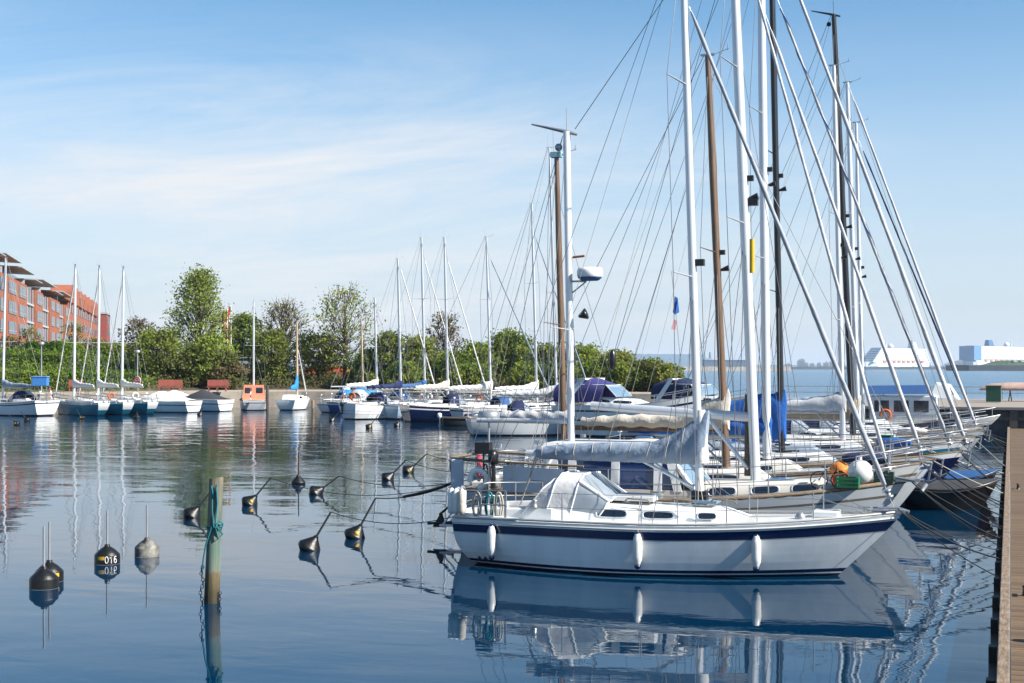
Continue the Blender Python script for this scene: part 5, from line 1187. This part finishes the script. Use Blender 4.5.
dinghy(-2.9, 42.0, 2.6, 1.6, R(3), 'small black dinghy with charcoal cover between the bows and the pontoon', blackp, cvblack)
dinghy(-2.55, 46.0, 2.2, 1.3, R(3), 'small dark dinghy with blue cover close to the pontoon', blackp, mat('dull_blue_canvas', (.01,.08,.24), .85, var=.3))
# ------------------------------------------------------------------ motor boats
def motorboat(loc, rz, label, L=9., B=3., fs=1.0, fb=1.5, hm=None, bands=None, cab=None, top=None, topc=cvnavy, arch=False, rail=True, name='motor_boat', cover=None, group=None, stripe=None, glass=glassl, canopy=None):
    r_ = empty(name, loc, rz, label, 'motorboat', group); h = Hull(L, B, fs, fs*1.02, fb, wt=.88, ob=1.6 if L > 7 else .9, os_=.05, fine=3.0)
    h.build(r_, bands or [(0,0),(.08,0),(.6,1),(.68,2),(1,1)], hm or [boot, gel, navy], nu=22); h.deck(r_, gel, nu=14); h.rail(r_, steel if rail else gel, r=.02, z=.02)
    if rail:
        mb = MB()
        for sd_ in (1, -1):
            mb.tube([h.P(lerp(.35,.97,i/12), 1, sd_, -.08)+Vector((0,0,.45)) for i in range(13)], .02, 5)
            for i in range(6): b = h.P(lerp(.36,.95,i/5), 1, sd_, -.08); mb.tube([b, b+Vector((0,0,.45))], .015, 5)
        mb.build('bow_rail', steel, r_)
    zb = fs
    if cab:   # (xa, xb, height) coachroof with side windows and raked windscreen
        a, b, hh = cab; co, fn = cabin(r_, h, a*L, b*L, B*.78, B*.42, hh, hh*.55, slope_f=L*.10)
        for sd_ in (1, -1):
            for i in range(2): pane(co, fn, lerp(a,b,.12+.36*i)*L, lerp(a,b,.42+.36*i)*L, .35, .78, sd_, glassd)
        z0 = h.deckz(a*L)+hh; 
        ws = MB().loft([[Vector((a*L+.3*L, y*.35, z0-.1)) if 0 else Vector((lerp(a,b,.55)*L, y, z0-.04)) for y in (-B*.33,-B*.18,B*.18,B*.33)], [Vector((lerp(a,b,.55)*L-.7, y*.9, z0+.62)) for y in (-B*.33,-B*.18,B*.18,B*.33)], [Vector((a*L-.2, y, z0+.66)) for y in (-B*.36,-B*.36,B*.36,B*.36)]], 0, closed=False, cap=False).build('windscreen', glass, co)
        MB().tube([(lerp(a,b,.55)*L-.7, -B*.3, z0+.62), (lerp(a,b,.55)*L-.7, B*.3, z0+.62)], .03, 6).tube([(lerp(a,b,.55)*L, -B*.33, z0-.02), (lerp(a,b,.55)*L-.7, -B*.3, z0+.64), (a*L-.2, -B*.36, z0+.66)], .03, 6).tube([(lerp(a,b,.55)*L, B*.33, z0-.02), (lerp(a,b,.55)*L-.7, B*.3, z0+.64), (a*L-.2, B*.36, z0+.66)], .03, 6).build('windscreen_frame', alu, co)
        if canopy:
            xs = [(a*L-1.9, .70), (a*L-1.0, .95), (a*L+.1, 1.05), (lerp(a,b,.5)*L-.55, .68)]
            sec = [[Vector((x, B*.40*math.copysign(abs(math.cos(t))**.5, math.cos(t)), z0-.35+(zz_+.35)*abs(math.sin(t))**.6)) for t in [math.pi*k/10 for k in range(11)]] for x, zz_ in xs]
            MB().loft(sec, 0, closed=False, cap=False).build('canopy', canopy, r_)
        if arch:
            mb = MB()
            for sd_ in (1, -1): mb.loft([[Vector((a*L-1.3+e, sd_*B*.45, fs)) for e in (-.25,.25,.25)]+[Vector((a*L-1.3, sd_*B*.42, fs))], [Vector((a*L-.2+e, sd_*B*.38, z0+.95)) for e in (-.12,.3,.3)]+[Vector((a*L-.1, sd_*B*.34, z0+.95))]], 0, smooth=False)
            mb.box((a*L-.1, 0, z0+.98), (.45, B*.8, .1)); mb.build('radar_arch', gel, r_)
    if cover:
        mb = MB(); rings = []
        for i in range(13):
            t = i/12; x = lerp(.02, .80, t)*L; w_ = h.half(x)+.04; pk = .55*math.sin(math.pi*min(1, t*.9+.08))+.35*math.exp(-((t-.55)/.22)**2)
            rings.append([Vector((x, w_*q, h.deckz(x)-.04+pk*(1-abs(q)**1.7)+.015*math.sin(i*2+q*5))) for q in (-1,-.8,-.4,0,.4,.8,1)])
        mb.loft(rings, 0, closed=False, cap=False); mb.build('cover', cover, r_)
    return r_, h
# big white express cruiser beyond the row, and its neighbour with a navy bimini
p = G(563, 84); q = G(706, 80)
motorboat((p.x, p.y, 0), math.atan2(q.y-p.y, q.x-p.x), 'long white motor cruiser with navy canopy and raked radar arch', L=(q-p).length, B=3.6, fs=1.75, fb=2.5, cab=(.22,.62,.55), canopy=mat('violet_navy_canvas', (.035,.035,.16), .85, var=.2), arch=True, bands=[(0,0),(.06,0),(.50,1),(.56,2),(.80,1),(.86,2),(1,1)])
p = G(655, 96); q = G(742, 90)
motorboat((p.x, p.y, 0), math.atan2(q.y-p.y, q.x-p.x), 'white motorboat with navy folding top seen past the green headland', L=(q-p).length+1.5, B=3.2, fs=1.6, fb=2.3, cab=(.30,.72,.6), canopy=cvnavy, arch=True)
# cabin cruiser at the right behind the slanting stays
def cruiser():
    Y = 78; x0 = Xat(868, Y); L = 8.2
    r_, h = motorboat((x0-1.5, Y, 0), 0, 'white cabin boat with royal blue awning and flying bridge near the end quay', L=L, B=3.0, fs=1.0, fb=1.5)
    MB().box((3.4, 0, 1.75), (3.4,2.3,1.5)).build('deckhouse', gel, r_, bevel=.06)
    for sd_ in (1, -1):
        for x in (2.3, 3.3, 4.3): MB().box((x, sd_*1.16, 1.95), (.75,.03,.6)).build('window', glassd, r_, bevel=.01)
    mb = MB().loft([[Vector((1.2, -1.3, 2.55)), Vector((1.2, 1.3, 2.55)), Vector((1.3, 1.0, 3.0)), Vector((1.3, -1.0, 3.0))], [Vector((4.6, -1.3, 2.6)), Vector((4.6, 1.3, 2.6)), Vector((4.5, 1.0, 3.05)), Vector((4.5, -1.0, 3.05))]], 0, smooth=False); mb.build('awning', cvdenim, r_)
    mb = MB().loft([[Vector((4.7, -1.0, 2.45)), Vector((4.7, 1.0, 2.45)), Vector((6.2, .8, 2.3)), Vector((6.2, -.8, 2.3))], [Vector((5.0, -.9, 3.2)), Vector((5.0, .9, 3.2)), Vector((5.7, .7, 3.1)), Vector((5.7, -.7, 3.1))]], 0, smooth=False); mb.build('flying_bridge', gel, r_, bevel=.04)
    MB().add([(5.4,-.87,2.62),(5.95,-.82,2.55),(5.68,-.74,3.0),(5.3,-.86,3.06)], [(0,1,2,3)]).build('bridge_window', glassl, r_)
    for x in (1.2, 2.2): MB().tube([(x,-1.2,1.0),(x,-1.2,2.6)], .04, 6).tube([(x,1.2,1.0),(x,1.2,2.6)], .04, 6).build('awning_post', gel, r_)
    lifebuoy(r_, (2.5,-1.25,1.5), .25, orange)
cruiser()
rowboat(72.5, 890, 10, -2.4, 'navy yacht without visible mast in front of the blue-awning cabin boat', mast=False, dodg=cvnavy, hm=[boot, navy, navy], fb=1.5)
# ------------------------------------------------------------------ middle group, bows away to the right
MH = R(64)
def midboat(px, d, L, label, ytop, hd=MH, mastpx=None, **k):
    p = G(px, d); S = dict(L=L, B=L*.31, wr=.013, guardn=5, mr=.085, lights=False, fs=1.05, fm=1.0, fb=1.35)
    S.update(k); mf = S.get('mastx', .56); S['mastx'] = mf
    m = p; S['masth'] = H(ytop, d)
    # px is the mast's pixel: stern placed accordingly
    org = p-Vector((math.cos(hd), math.sin(hd), 0))*(L*mf)
    return yacht((org.x, org.y, 0), hd, label, S)
midboat(401, 112, 9.6, 'white sloop with navy hood and red flag, first tall mast of the middle row', 259, cover=cvnavy, dodg=cvnavy, jibm=cvwhite, jtop=.97, spr=(.48,), flag=True, buoy='o', motor=True, fs=1.2, fb=1.5, hm=[boot, gel, mat('grey_stripes', (.35,.36,.38), .4)], bands=[(0,0),(.08,0),(.35,1),(.38,2),(.55,1),(.58,2),(1,1)])
midboat(425, 117, 11, 'white yacht with royal blue mainsail cover under the second mast of the middle row', 238, cover=cvdenim, dodg=cvdenim, jibm=cvwhite, jtop=.9, spr=(.35,.62), whl=True)
midboat(448, 113, 11, 'pale blue hulled yacht with cream sail cover under the third mast of the middle row', 238, cover=cvcream, dodg=None, jibm=cvwhite, jtop=.9, spr=(.35,.62), hm=[boot, mat('pale_blue_hull', (.38,.50,.60), .3), gel], whl=True, motor=True)
midboat(491, 106, 12, 'navy blue hulled sloop with white sail cover under the fourth mast of the middle row', 237, cover=cvwhite, dodg=cvnavy, jibm=cvgrey, jtop=.9, spr=(.35,.62), hm=[boot, navy, gel], fs=1.2, fb=1.6, hd=R(40), whl=True)
midboat(537, 104, 11.5, 'white yacht with mid-blue spray hood under the tallest mast of the middle row', 204, cover=cvwhite, dodg=cvdenim, jibm=cvgrey, jtop=.86, spr=(.36,.60), hd=R(45))
midboat(363, 128, 8, 'small white boat with a tan wooden mast at the middle quay', 319, mm=mat('tan_mast', (.50,.37,.24), .5), cover=None, dodg=cvsky, jibm=None, spr=(.5,), fs=.8, fb=1.1)
midboat(377, 126, 8.6, 'blue hulled sloop with a thin white mast at the middle quay', 298, cover=cvwhite, dodg=cvlight, jibm=None, spr=(.5,), hm=[boot, mat('royal_blue_hull', (.01,.05,.20), .3), gel], fs=.95, fb=1.2)
midboat(470, 118, 9, 'white sloop with charcoal hood and bare deck tucked between the third and fourth masts', 300, mast=False, dodg=cvblack, cover=None, hm=[boot, gel, mat('royal_blue_hull', (.01,.05,.20), .3)], buoy=True, flag=True)
midboat(520, 112, 9, 'white sloop with cream hood and pale grey hull behind the navy sloop', 300, mast=False, dodg=cvcream, cover=None, hm=[redanti, grygel, navy], buoy='o', motor=True)
# small tree-mast boats farther back
midboat(557, 84, 9.5, 'pale grey sloop whose thin mast stands close behind the wooden mizzen mast', 148, jibm=None, mr=.07, cover=cvlight, dodg=cvnavy, hm=[boot, grygel, gel], hd=R(30))
def mb_(px, d, rz, label, **k):
    p = G(px, d); return motorboat((p.x, p.y, 0), rz, label, **k)
mb_(349, 127, R(50), 'small white motorboat with sky blue canopy and an orange fender at the middle quay', L=6.5, B=2.3, fs=.8, fb=1.1, cab=(.3,.75,.35), canopy=cvsky, hm=[boot, gel, mat('royal_blue_hull', (.01,.05,.20), .3)], rail=True)
dinghy(*G(441, 97)[:2], 4.6, 1.9, R(35), 'long black inflatable boat with white outboard motor in front of the navy sloop', rubber, name='inflatable_boat', mot=whitep, dark=rubber, hgt=.55)
dinghy(*G(505, 93)[:2], 3.6, 1.5, R(8), 'flat white dinghy floating in front of the navy sloop', geld, name='dinghy', hgt=.38)
dinghy(*G(466, 99)[:2], 2.8, 1.4, R(35), 'small navy-covered tender behind the black inflatable boat', navy, cvnavy)
# ------------------------------------------------------------------ left group: bows to the shore on the left
LH = R(148)
def leftboat(pxm, d, L, label, ytop, hd=LH, **k):
    S = dict(L=L, B=L*.30, wr=.014, guardn=5, mr=.09, lights=False, mastx=.58); S.update(k); p = G(pxm, d); S['masth'] = H(ytop, d)
    org = p-Vector((math.cos(hd), math.sin(hd), 0))*(L*S['mastx']); return yacht((org.x, org.y, 0), hd, label, S)
tealb = dict(hm=[boot, teal, gel], bands=[(0,0),(.06,0),(.90,1),(1,2)], cover=cvwhite, dodg=None, jibm=cvwhite, jtop=.9, spr=(.42,), fs=1.05, fb=1.35, wins=4, cab=(.36,.70,1.7,.9,.28,.2), wt=.34, os_=.7, booml=4.4, gp=.8, B=2.9)
for i, (px, d, yt, lb, mtr) in enumerate(((74, 121, 265, 'petrol-blue racing yacht with cream sail cover, leftmost of the three blue ones', 'o'), (98, 123, 266, 'petrol-blue racing yacht in the middle of the three blue ones', True), (122, 125, 267, 'petrol-blue racing yacht at the right of the three blue ones', True))):
    r_, h = leftboat(px, d, 11.0, lb, yt, buoy=mtr, coverseed=i+11, **tealb)
    # white transom panel
    MB().loft([[h.P(0, t, sd_)+Vector((-.012,0,0)) for sd_ in (-1, 1)] for t in (.45,.6,.75,.9,.99)], 0, closed=False, cap=False).build('transom', gel, r_)
leftboat(3, 119, 9.4, 'white cruising yacht with navy hood at the left edge, under the blue box', 258, cover=cvgrey, dodg=cvnavy, jibm=cvwhite, spr=(.4,), hd=R(168), B=3.6, fs=1.25, fb=1.5, whl=True, flag=True)
def blue_box():
    p = G(40.5, 116.5, 0); o_ = empty('deck_box', (p.x, p.y, 2.35), TH, 'mid blue storage box on the stern rail of the left cruising yacht', 'box'); MB().box((0,0,.45), (1.25,.6,.72)).build('box_body', mat('blue_plastic', (.05,.20,.50), .5, var=.1), o_, bevel=.04); MB().box((0,0,.85), (1.35,.68,.09)).build('lid', mat('blue_plastic_lid', (.12,.28,.58), .5), o_, bevel=.02)
    for x in (-.5,.5): MB().tube([(x,0,-1.25),(x,0,.1)], .03, 6).build('leg', steel, o_)
blue_box()
mb_(194, 125, R(174), 'white motorboat under a pale fitted cover beside the blue yachts', L=8.0, B=2.7, fs=1.0, fb=1.3, cover=cvwhite, rail=False)
mb_(199, 131, R(172), 'white motorboat under a pale cover with a white roof arch', L=6.6, B=2.5, fs=1.0, fb=1.3, cover=cvwhite, rail=False)
p = G(196, 130); t_ = mb_(226, 128, R(168), 'motorboat under a charcoal fitted cover left of the orange-cabined boat', L=6.4, B=2.5, fs=1.05, fb=1.35, cover=cvblack, rail=False)
def orange_boat():
    d = 130; p = G(254, d); hd = R(120); r_ = empty('cabin_boat', p, hd, 'small grey-hulled boat with salmon-orange cabin and a slim white mast', 'sailboat'); L = 7.0
    h = Hull(L, 2.6, .95, .95, 1.3, wt=.8); h.build(r_, [(0,0),(.1,0),(.7,1),(.78,2),(1,1)], [boot, grygel, navy], nu=16); h.deck(r_, geld); h.rail(r_, teak, r=.04)
    MB().loft([[Vector((1.0,y,z)) for y, z in ((-1.05,.9),(1.05,.9),(.9,2.35),(-.9,2.35))], [Vector((3.6,y,z)) for y, z in ((-1.0,.9),(1.0,.9),(.8,2.3),(-.8,2.3))]], 0, smooth=False).build('cabin', salmon, r_, bevel=.05)
    for y in (-.5,.5): MB().box((.99,y,1.85), (.03,.6,.5)).build('window', glassd, r_)
    for x in (1.7, 2.9):
        for sd_ in (1,-1): MB().box((x, sd_*.97, 1.85), (.6,.03,.45)).build('window', glassd, r_)
    mast(r_, 3.9, 1.2, H(300, d), .01, .075, alu, (6.,), hull=h, wr=.014, lights=False); ensign(r_, (0,.3,1))
orange_boat()
def boat291():
    d = 131; p = G(285, d); hd = R(100); L = 6.6; r_ = empty('sailing_yacht', p, hd, 'small white boat with tan mast, blue bundled sail and furled white jib', 'sailboat')
    h = Hull(L, 2.4, .95, .9, 1.2, wt=.78); h.build(r_, [(0,0),(.1,0),(1,1)], [boot, gel], nu=16); h.deck(r_, geld); co, fn = cabin(r_, h, 1.6, 4.6, 1.7, 1.1, .55, .4)
    for sd_ in (1,-1): pane(co, fn, 2.0, 3.0, .35,.75, sd_, glassd)
    pt, _, m_ = mast(r_, 3.6, 1.3, H(322, d), .01, .08, mat('tan_mast', (.50,.37,.24), .5), (), hull=h, wr=.014, lights=False)
    sailcover(r_, 3.5, 1.9, 1.9, cvsky, h_mast=1.8, seed=3, h_end=.3); jib(r_, pt(H(345, d),0,.1), (L-.1,0,1.25), cvwhite, r=.07)
boat291()
# mooring piles and small marker on the quay
def pile(px, d, yt, label, m=None, r=.13):
    p = G(px, d); z = H(yt, d); o_ = MB().tube([(0,0,-1.5),(0,0,z-.03),(0,0,z)], [r, r, r*.8], 10).build('mooring_pile', m or bark); o_.location = p; tag(o_, label, 'pile')
pile(267.5, 129, 385, 'dark timber pile right of the orange-cabined boat'); pile(313, 124, 400, 'short timber pile standing in the water right of the tan-masted boat', m=teak)
pile(346, 141, 386, 'white round post on the quay behind the sky blue canopy', m=whitep, r=.42)
# ------------------------------------------------------------------ near mooring post
def post():
    px0, d = 211.5, 24.1; p = G(px0, d); r_ = empty('mooring_post', p, 0, 'weathered green timber mooring post with turquoise rope tied near its top', 'post')
    m = bpy.data.materials.new('post_timber'); m.use_nodes = True; t = m.node_tree; b = t.nodes['Principled BSDF']; b.inputs['Roughness'].default_value = .85
    co = t.nodes.new('ShaderNodeTexCoord'); s = t.nodes.new('ShaderNodeSeparateXYZ'); t.links.new(co.outputs['Object'], s.inputs[0])
    mp_ = t.nodes.new('ShaderNodeMapping'); mp_.inputs['Scale'].default_value = (14,14,1.1); t.links.new(co.outputs['Object'], mp_.inputs[0]); n = t.nodes.new('ShaderNodeTexNoise'); n.inputs['Scale'].default_value = 1.0; n.inputs['Detail'].default_value = 7; t.links.new(mp_.outputs[0], n.inputs[0])
    n2_ = t.nodes.new('ShaderNodeTexNoise'); n2_.inputs['Scale'].default_value = 9; n2_.inputs['Detail'].default_value = 5; t.links.new(co.outputs['Object'], n2_.inputs[0])
    cr = t.nodes.new('ShaderNodeValToRGB'); e = cr.color_ramp.elements; e[0].position = 0; e[0].color = (.035,.035,.02,1); e[1].position = 1; e[1].color = (.24,.21,.15,1)
    for pos, c in ((.10,(.06,.048,.022,1)),(.24,(.12,.09,.045,1)),(.265,(.13,.15,.11,1)),(.42,(.10,.16,.13,1)),(.75,(.15,.17,.13,1))): q = e.new(pos); q.color = c
    zz_ = mathn(t, 'DIVIDE', mathn(t, 'ADD', s.outputs[2], mathn(t, 'MULTIPLY', mathn(t, 'SUBTRACT', n2_.outputs[0], .5), .35)), 2.1); t.links.new(zz_, cr.inputs[0])
    x = t.nodes.new('ShaderNodeMix'); x.data_type = 'RGBA'; x.blend_type = 'MULTIPLY'; x.inputs[0].default_value = 1; g = t.nodes.new('ShaderNodeMapRange'); g.inputs[1].default_value = .3; g.inputs[2].default_value = .65; g.inputs[3].default_value = .45; g.inputs[4].default_value = 1.15; t.links.new(n.outputs[0], g.inputs[0])
    t.links.new(cr.outputs[0], x.inputs[6]); t.links.new(g.outputs[0], x.inputs[7]); t.links.new(x.outputs[2], b.inputs['Base Color'])
    bp = t.nodes.new('ShaderNodeBump'); bp.inputs['Strength'].default_value = .6; bp.inputs['Distance'].default_value = .02; t.links.new(n.outputs[0], bp.inputs['Height']); t.links.new(bp.outputs[0], b.inputs['Normal'])
    rr = random.Random(2); rings = []; lean = Vector((CT, ST, 0))*.085/2.12
    for i in range(24):
        z = -1.0+3.12*i/23; rr_ = .128-.006*z; c = lean*z
        if i == 23: z -= .0
        rings.append([Vector((c.x+rr_*math.cos(a)*(1+.04*math.sin(a*3+z)+.03*math.sin(a*7)), c.y+rr_*math.sin(a)*(1+.03*math.sin(a*4+z*2)), z+(.02*math.cos(a) if i == 23 else 0))) for a in [2*math.pi*k/20 for k in range(20)]])
    MB().loft(rings, 0).build('timber', m, r_)
    mb = MB()
    for j in range(2): mb.tube([Vector((.134*math.cos(a), .134*math.sin(a), 1.30+j*.02+.03*math.sin(a+j)))+lean*1.3 for a in [2*math.pi*k/18 for k in range(19)]], .014, 5)
    fr = -Vector((-ST, CT, 0)); rt = Vector((CT, ST, 0))
    def q(a, b, z): return rt*a+fr*b+Vector((0,0,z))+lean*z
    mb.tube([q(-.03,.15,1.95), q(-.02,.15,1.6), q(.02,.16,1.3)], .014, 5).tube([q(.03,.14,1.98), q(.06,.13,1.7), q(.05,.16,1.35), q(.14,.14,1.25), q(.17,.12,1.36), q(.10,.16,1.42), q(.05,.16,1.30), q(.10,.16,1.12), q(.17,.12,1.18), q(.08,.17,1.30)], .016, 5)
    mb.tube([q(-.02,.16,1.3), q(-.11,.12,1.0), q(-.15,.08,.75), q(-.17,.05,.5)], .014, 5)
    mb.tube([q(-.05,.15,2.0), q(.0,.16,1.8), q(.04,.15,2.02)], .016, 5); mb.build('rope', ropetq, r_)
    mb = MB()
    for i in range(13):
        c = q(-.165-.02*math.sin(i), .05, .62-i*.055); mb.tube([c+Vector((.018*math.cos(a), .018*math.cos(a)*(-1)**i, .033*math.sin(a))) for a in [2*math.pi*k/8 for k in range(9)]], .007, 4)
    mb.build('chain', rubber, r_)
    mb = MB()
    for i in range(9):
        c = q(.15, .06, .18-i*.05); mb.tube([c+Vector((.016*math.cos(a), .016*math.cos(a)*(-1)**i, .03*math.sin(a))) for a in [2*math.pi*k/8 for k in range(9)]], .007, 4)
    mb.build('chain', rubber, r_)
post()
# ------------------------------------------------------------------ mooring buoys
bbody = mat('black_buoy_plastic', (.004,.0045,.005), .38, rgb2=(.012,.012,.012), vscale=7, spec=.4, bump=.15, bscale=30)
bstain = mat('guano_stained_plastic', (.015,.015,.017), .6, rgb2=(.30,.29,.25), vscale=4.0, spec=.3)
GB = 'upright black mooring buoys at the left'; GT = 'tilted black mooring buoys pulled by their lines'
def text_on(parent, txt, r_, z, size, ang0, m):
    """painted digits as strokes lying on the round side of the buoy"""
    ov = [(.5+.34*math.cos(a), .5+.46*math.sin(a)) for a in [2*math.pi*k/14 for k in range(15)]]
    G6 = [(.78,.90),(.5,.97),(.24,.75),(.17,.40),(.25,.12),(.5,.03),(.76,.14),(.82,.34),(.72,.54),(.5,.60),(.25,.48)]
    glyph = {'0': [ov], '1': [[(.22,.74),(.52,.97),(.52,.03)]], '6': [G6]}
    wd_ = size*.62; x0 = -wd_*len(txt)/2; mb = MB()
    for k, ch in enumerate(txt):
        for st in glyph[ch]:
            pts = []
            for gx, gy in st:
                a = ang0+(x0+(k+gx)*wd_)/r_; pts.append(Vector((r_*1.006*math.cos(a), r_*1.006*math.sin(a), z+gy*size)))
            mb.tube(pts, .0085, 5)
    mb.build('number', m, parent)
def ubuoy(px, yw, ytop, label, r=.255, m=None, num=None, patch=False, rod=.80, roll=0.0):
    d = 4*FX/(yw-HY); p = G(px, d); hsh = .19
    z_top = H(ytop, d); r_ = empty('mooring_buoy', p, 0, label, 'buoy', GB); r_.rotation_euler = (roll, 0, 0)
    MB().lathe([(r*.9,-.25),(r,-.2),(r,hsh),(r*.60,hsh+.10),(.055,hsh+.165),(.055,hsh+.20),(.03,hsh+.205)], 28, crease=True).build('body', m or bbody, r_)
    MB().tube([(0,0,hsh+.18),(0,0,z_top)], .022, 8).build('rod', mat('galvanised_rod', (.42,.43,.44), .45, metal=.6, var=.2), r_)
    a0 = math.atan2(-p.y, -p.x)      # side facing the camera
    if patch:
        mb = MB(); rr_ = r*1.006; n = 6; a1, a2 = a0-.62+patch[0], a0-.02+patch[0]
        mb.loft([[Vector((rr_*math.cos(lerp(a1,a2,i/n)), rr_*math.sin(lerp(a1,a2,i/n)), z)) for z in (.10,.17)] for i in range(n+1)], 0, closed=False, cap=False); mb.build('reflector', yellowp, r_)
    if num: text_on(r_, num, r, .03, .145, a0+.30, whitep)
    mb = MB(); mb.tube([(r*1.01*math.cos(a), r*1.01*math.sin(a), -.005) for a in [2*math.pi*k/24 for k in range(25)]], .008, 4); mb.build('band', alud, r_)
ubuoy(44, 588, 526.5, 'black buoy with the brightest rod, leftmost and nearest of the four upright ones', rod=.9)
ubuoy(49.5, 581, 522, 'black buoy with a yellow patch half hidden behind the leftmost one', patch=(.75,))
ubuoy(107.3, 563.5, 511, 'black upright buoy with white number 016 and a yellow patch', num='016', patch=(-.18,))
ubuoy(147, 556, 505, 'black upright buoy stained white by birds', m=bstain)
tips_ = {}
def tbuoy(key, px, yw, tip, label, s_=1.0, cap=False, group=GT, upright=False):
    d = 4*FX/(yw-HY); p = G(px, d); rt = Vector((CT, ST, 0))
    # axis: rod end pixel at about the same distance
    e = G(tip[0], d, H(tip[1], d)); c = Vector((p.x, p.y, .04)); ax = (e-c); L_ = ax.length; ax.normalize()
    r_ = empty('mooring_buoy', (p.x, p.y, .04), 0, label, 'buoy', group); M = ax.to_track_quat('Z','Y').to_matrix(); r = .27*s_
    MB().lathe([(.05,-.26*s_),(r,-.03*s_),(r,.04*s_),(.06,.27*s_),(.05,.31*s_)], 24, 0, (0,0,0), M, crease=True).build('body', bbody, r_)
    MB().tube([ax*.28*s_, ax*L_], [.026*s_, .022*s_], 8).build('rod', ropedk if not upright else rubber, r_)
    if cap: MB().lathe([(.001,0),(.055*s_,.0),(.06*s_,.02),(.001,.03)], 12, 0, Vector((ST,-CT,0))*r*.74+ax*.10+rt*.02, (Vector((ST,-CT,.4))).to_track_quat('Z','Y').to_matrix()).build('reflector', yellowp, r_)
    tips_[key] = c+ax*L_
tbuoy('a', 309.5, 550, (331, 512), 'tilted black buoy nearest the camera, right of the mooring post')
tbuoy('b', 354.8, 538, (375.7, 498), 'tilted black buoy with a yellow disc, second nearest', cap=True)
tbuoy('c', 315.8, 494.5, (339, 476), 'tilted black buoy halfway up the middle channel, above the nearest tilted one')
tbuoy('d', 387.6, 480, (406, 460), 'tilted black buoy, left one of the close pair'); tbuoy('e', 408, 472.5, (426.5, 454), 'tilted black buoy with yellow mark, right one of the close pair', cap=True)
tbuoy('f', 454.8, 466.5, (471.5, 450), 'tilted black buoy beside the stern of the ketch'); tbuoy('h', 249.6, 505, (270.7, 478), 'tilted black buoy right of the turquoise-roped post', cap=True); tbuoy('i', 192, 517, (209.6, 493), 'tilted black buoy half behind the turquoise-roped post')
tbuoy('g', 298.4, 484, (298.6, 452), 'small upright buoy with grey rod in the middle channel', s_=.9, upright=True)
far_b = [('j',369,428,(379,414),'distant buoy in front of the blue and white canopied motorboat'),('k',397,426,(404,414),'distant buoy in front of the sloop with the red flag'),('l',332,421,(340,411),'distant buoy in front of the middle quay piles'),('m',471.5,431,(482,412),'distant buoy with yellow mark in front of the navy sloop'),('n',17,425,(9,415),'distant buoy left of two near the left cruising yacht'),('o',27,421,(21,411),'distant buoy right of two near the left cruising yacht'),('p',82,419,(76,409),'distant buoy with yellow mark below the leftmost blue yacht'),('q',137,418,(137,411),'distant buoy below the sterns of the blue yachts'),('r',200,415.5,(203,408),'distant buoy behind the covered white motorboat')]
for k_, px, yw, tp, lb in far_b: tbuoy(k_, px, yw, tp, lb, cap=(k_ in 'mpjn'), group='distant mooring buoys off the boats')
# lines from rods to sterns
GL = 'mooring lines from buoys to sterns'
rope(tips_['a'], (-10.65, 28.5, 1.0), .30, .010, 14, ropedk, label='long line from the nearest tilted buoy to the front sloop', group=GL)
e = Vector((-12.0, 30.3, 1.35)); rope(tips_['b'], e, .12, .014, 14, ropedk, label='line from the yellow-disc buoy to the ketch stern', group=GL)
rope(Vector(tips_['b']).lerp(e, .35)+Vector((0,0,-.09)), e+Vector((0,0,.02)), .03, .03, 6, ropedk, label='thick dark snubber on the line to the ketch stern', group=GL)
rope(tips_['c'], (-13.3, 36.6, 1.1), .35, .012, 14, ropedk, label='line from the middle-channel buoy to the wooden-masted ketch', group=GL)
rope(tips_['d'], (-13.7, 39.2, 1.1), .3, .012, 12, ropedk, label='line from the left buoy of the close pair to a stern', group=GL)
rope(tips_['e'], (-14.0, 43.2, 1.1), .3, .012, 12, ropedk, label='line from the right buoy of the close pair to a stern', group=GL)
rope(tips_['h'], (-13.3, 35.2, 1.1), .5, .010, 16, ropedk, label='long slack line from the buoy right of the post', group=GL)
rope(tips_['f'], (-13.5, 51.5, 1.1), .3, .014, 10, ropedk, label='line from the buoy beside the ketch stern', group=GL)
# bow lines to the pontoon
GP = 'bow lines to the pontoon'
bows = [(-2.0,27.8,1.32,'front sloop'),(-2.0,31.3,1.6,'grey ketch'),(-2.0,35.9,1.65,'wooden-masted ketch'),(-2.0,39.9,1.5,'white-masted sloop'),(-1.4,44,1.5,'black-masted yacht'),(-2.7,48,1.4,'mastless white yacht'),(-1.6,51.5,1.4,'yacht with the grey sail cover'),(-1.3,55.5,1.4,'yacht with the tan sail cover'),(-1.05,61,1.4,'second white-masted yacht'),(-1.2,66,1.4,'grey yacht with thin mast'),(-2.5,72.5,1.5,'navy yacht')]
for i, (x, y, z, nm) in enumerate(bows):
    rr = random.Random(i)
    for sd_, wd_ in ((-1, 'near'), (1, 'far')):
        dy = sd_*rr.uniform(1.4, 2.6)
        rope((x, y+.05*sd_, z), (-.12, y+dy, .42), rr.uniform(.0,.12), .010 if i < 3 else .013, 10, rr.choice((ropedk, ropedk, ropelt)), label='%s bow line from the %s to the pontoon' % (wd_, nm), group=GP)
    if i < 6:
        yy = y+rr.uniform(-1,1); rope((x+.02, y, z-.03), (-.15, y+rr.uniform(-.4,.4), .42), .12, .016, 8, ropedk, label='short heavy bow line from the %s straight to the pontoon' % nm, group=GP)
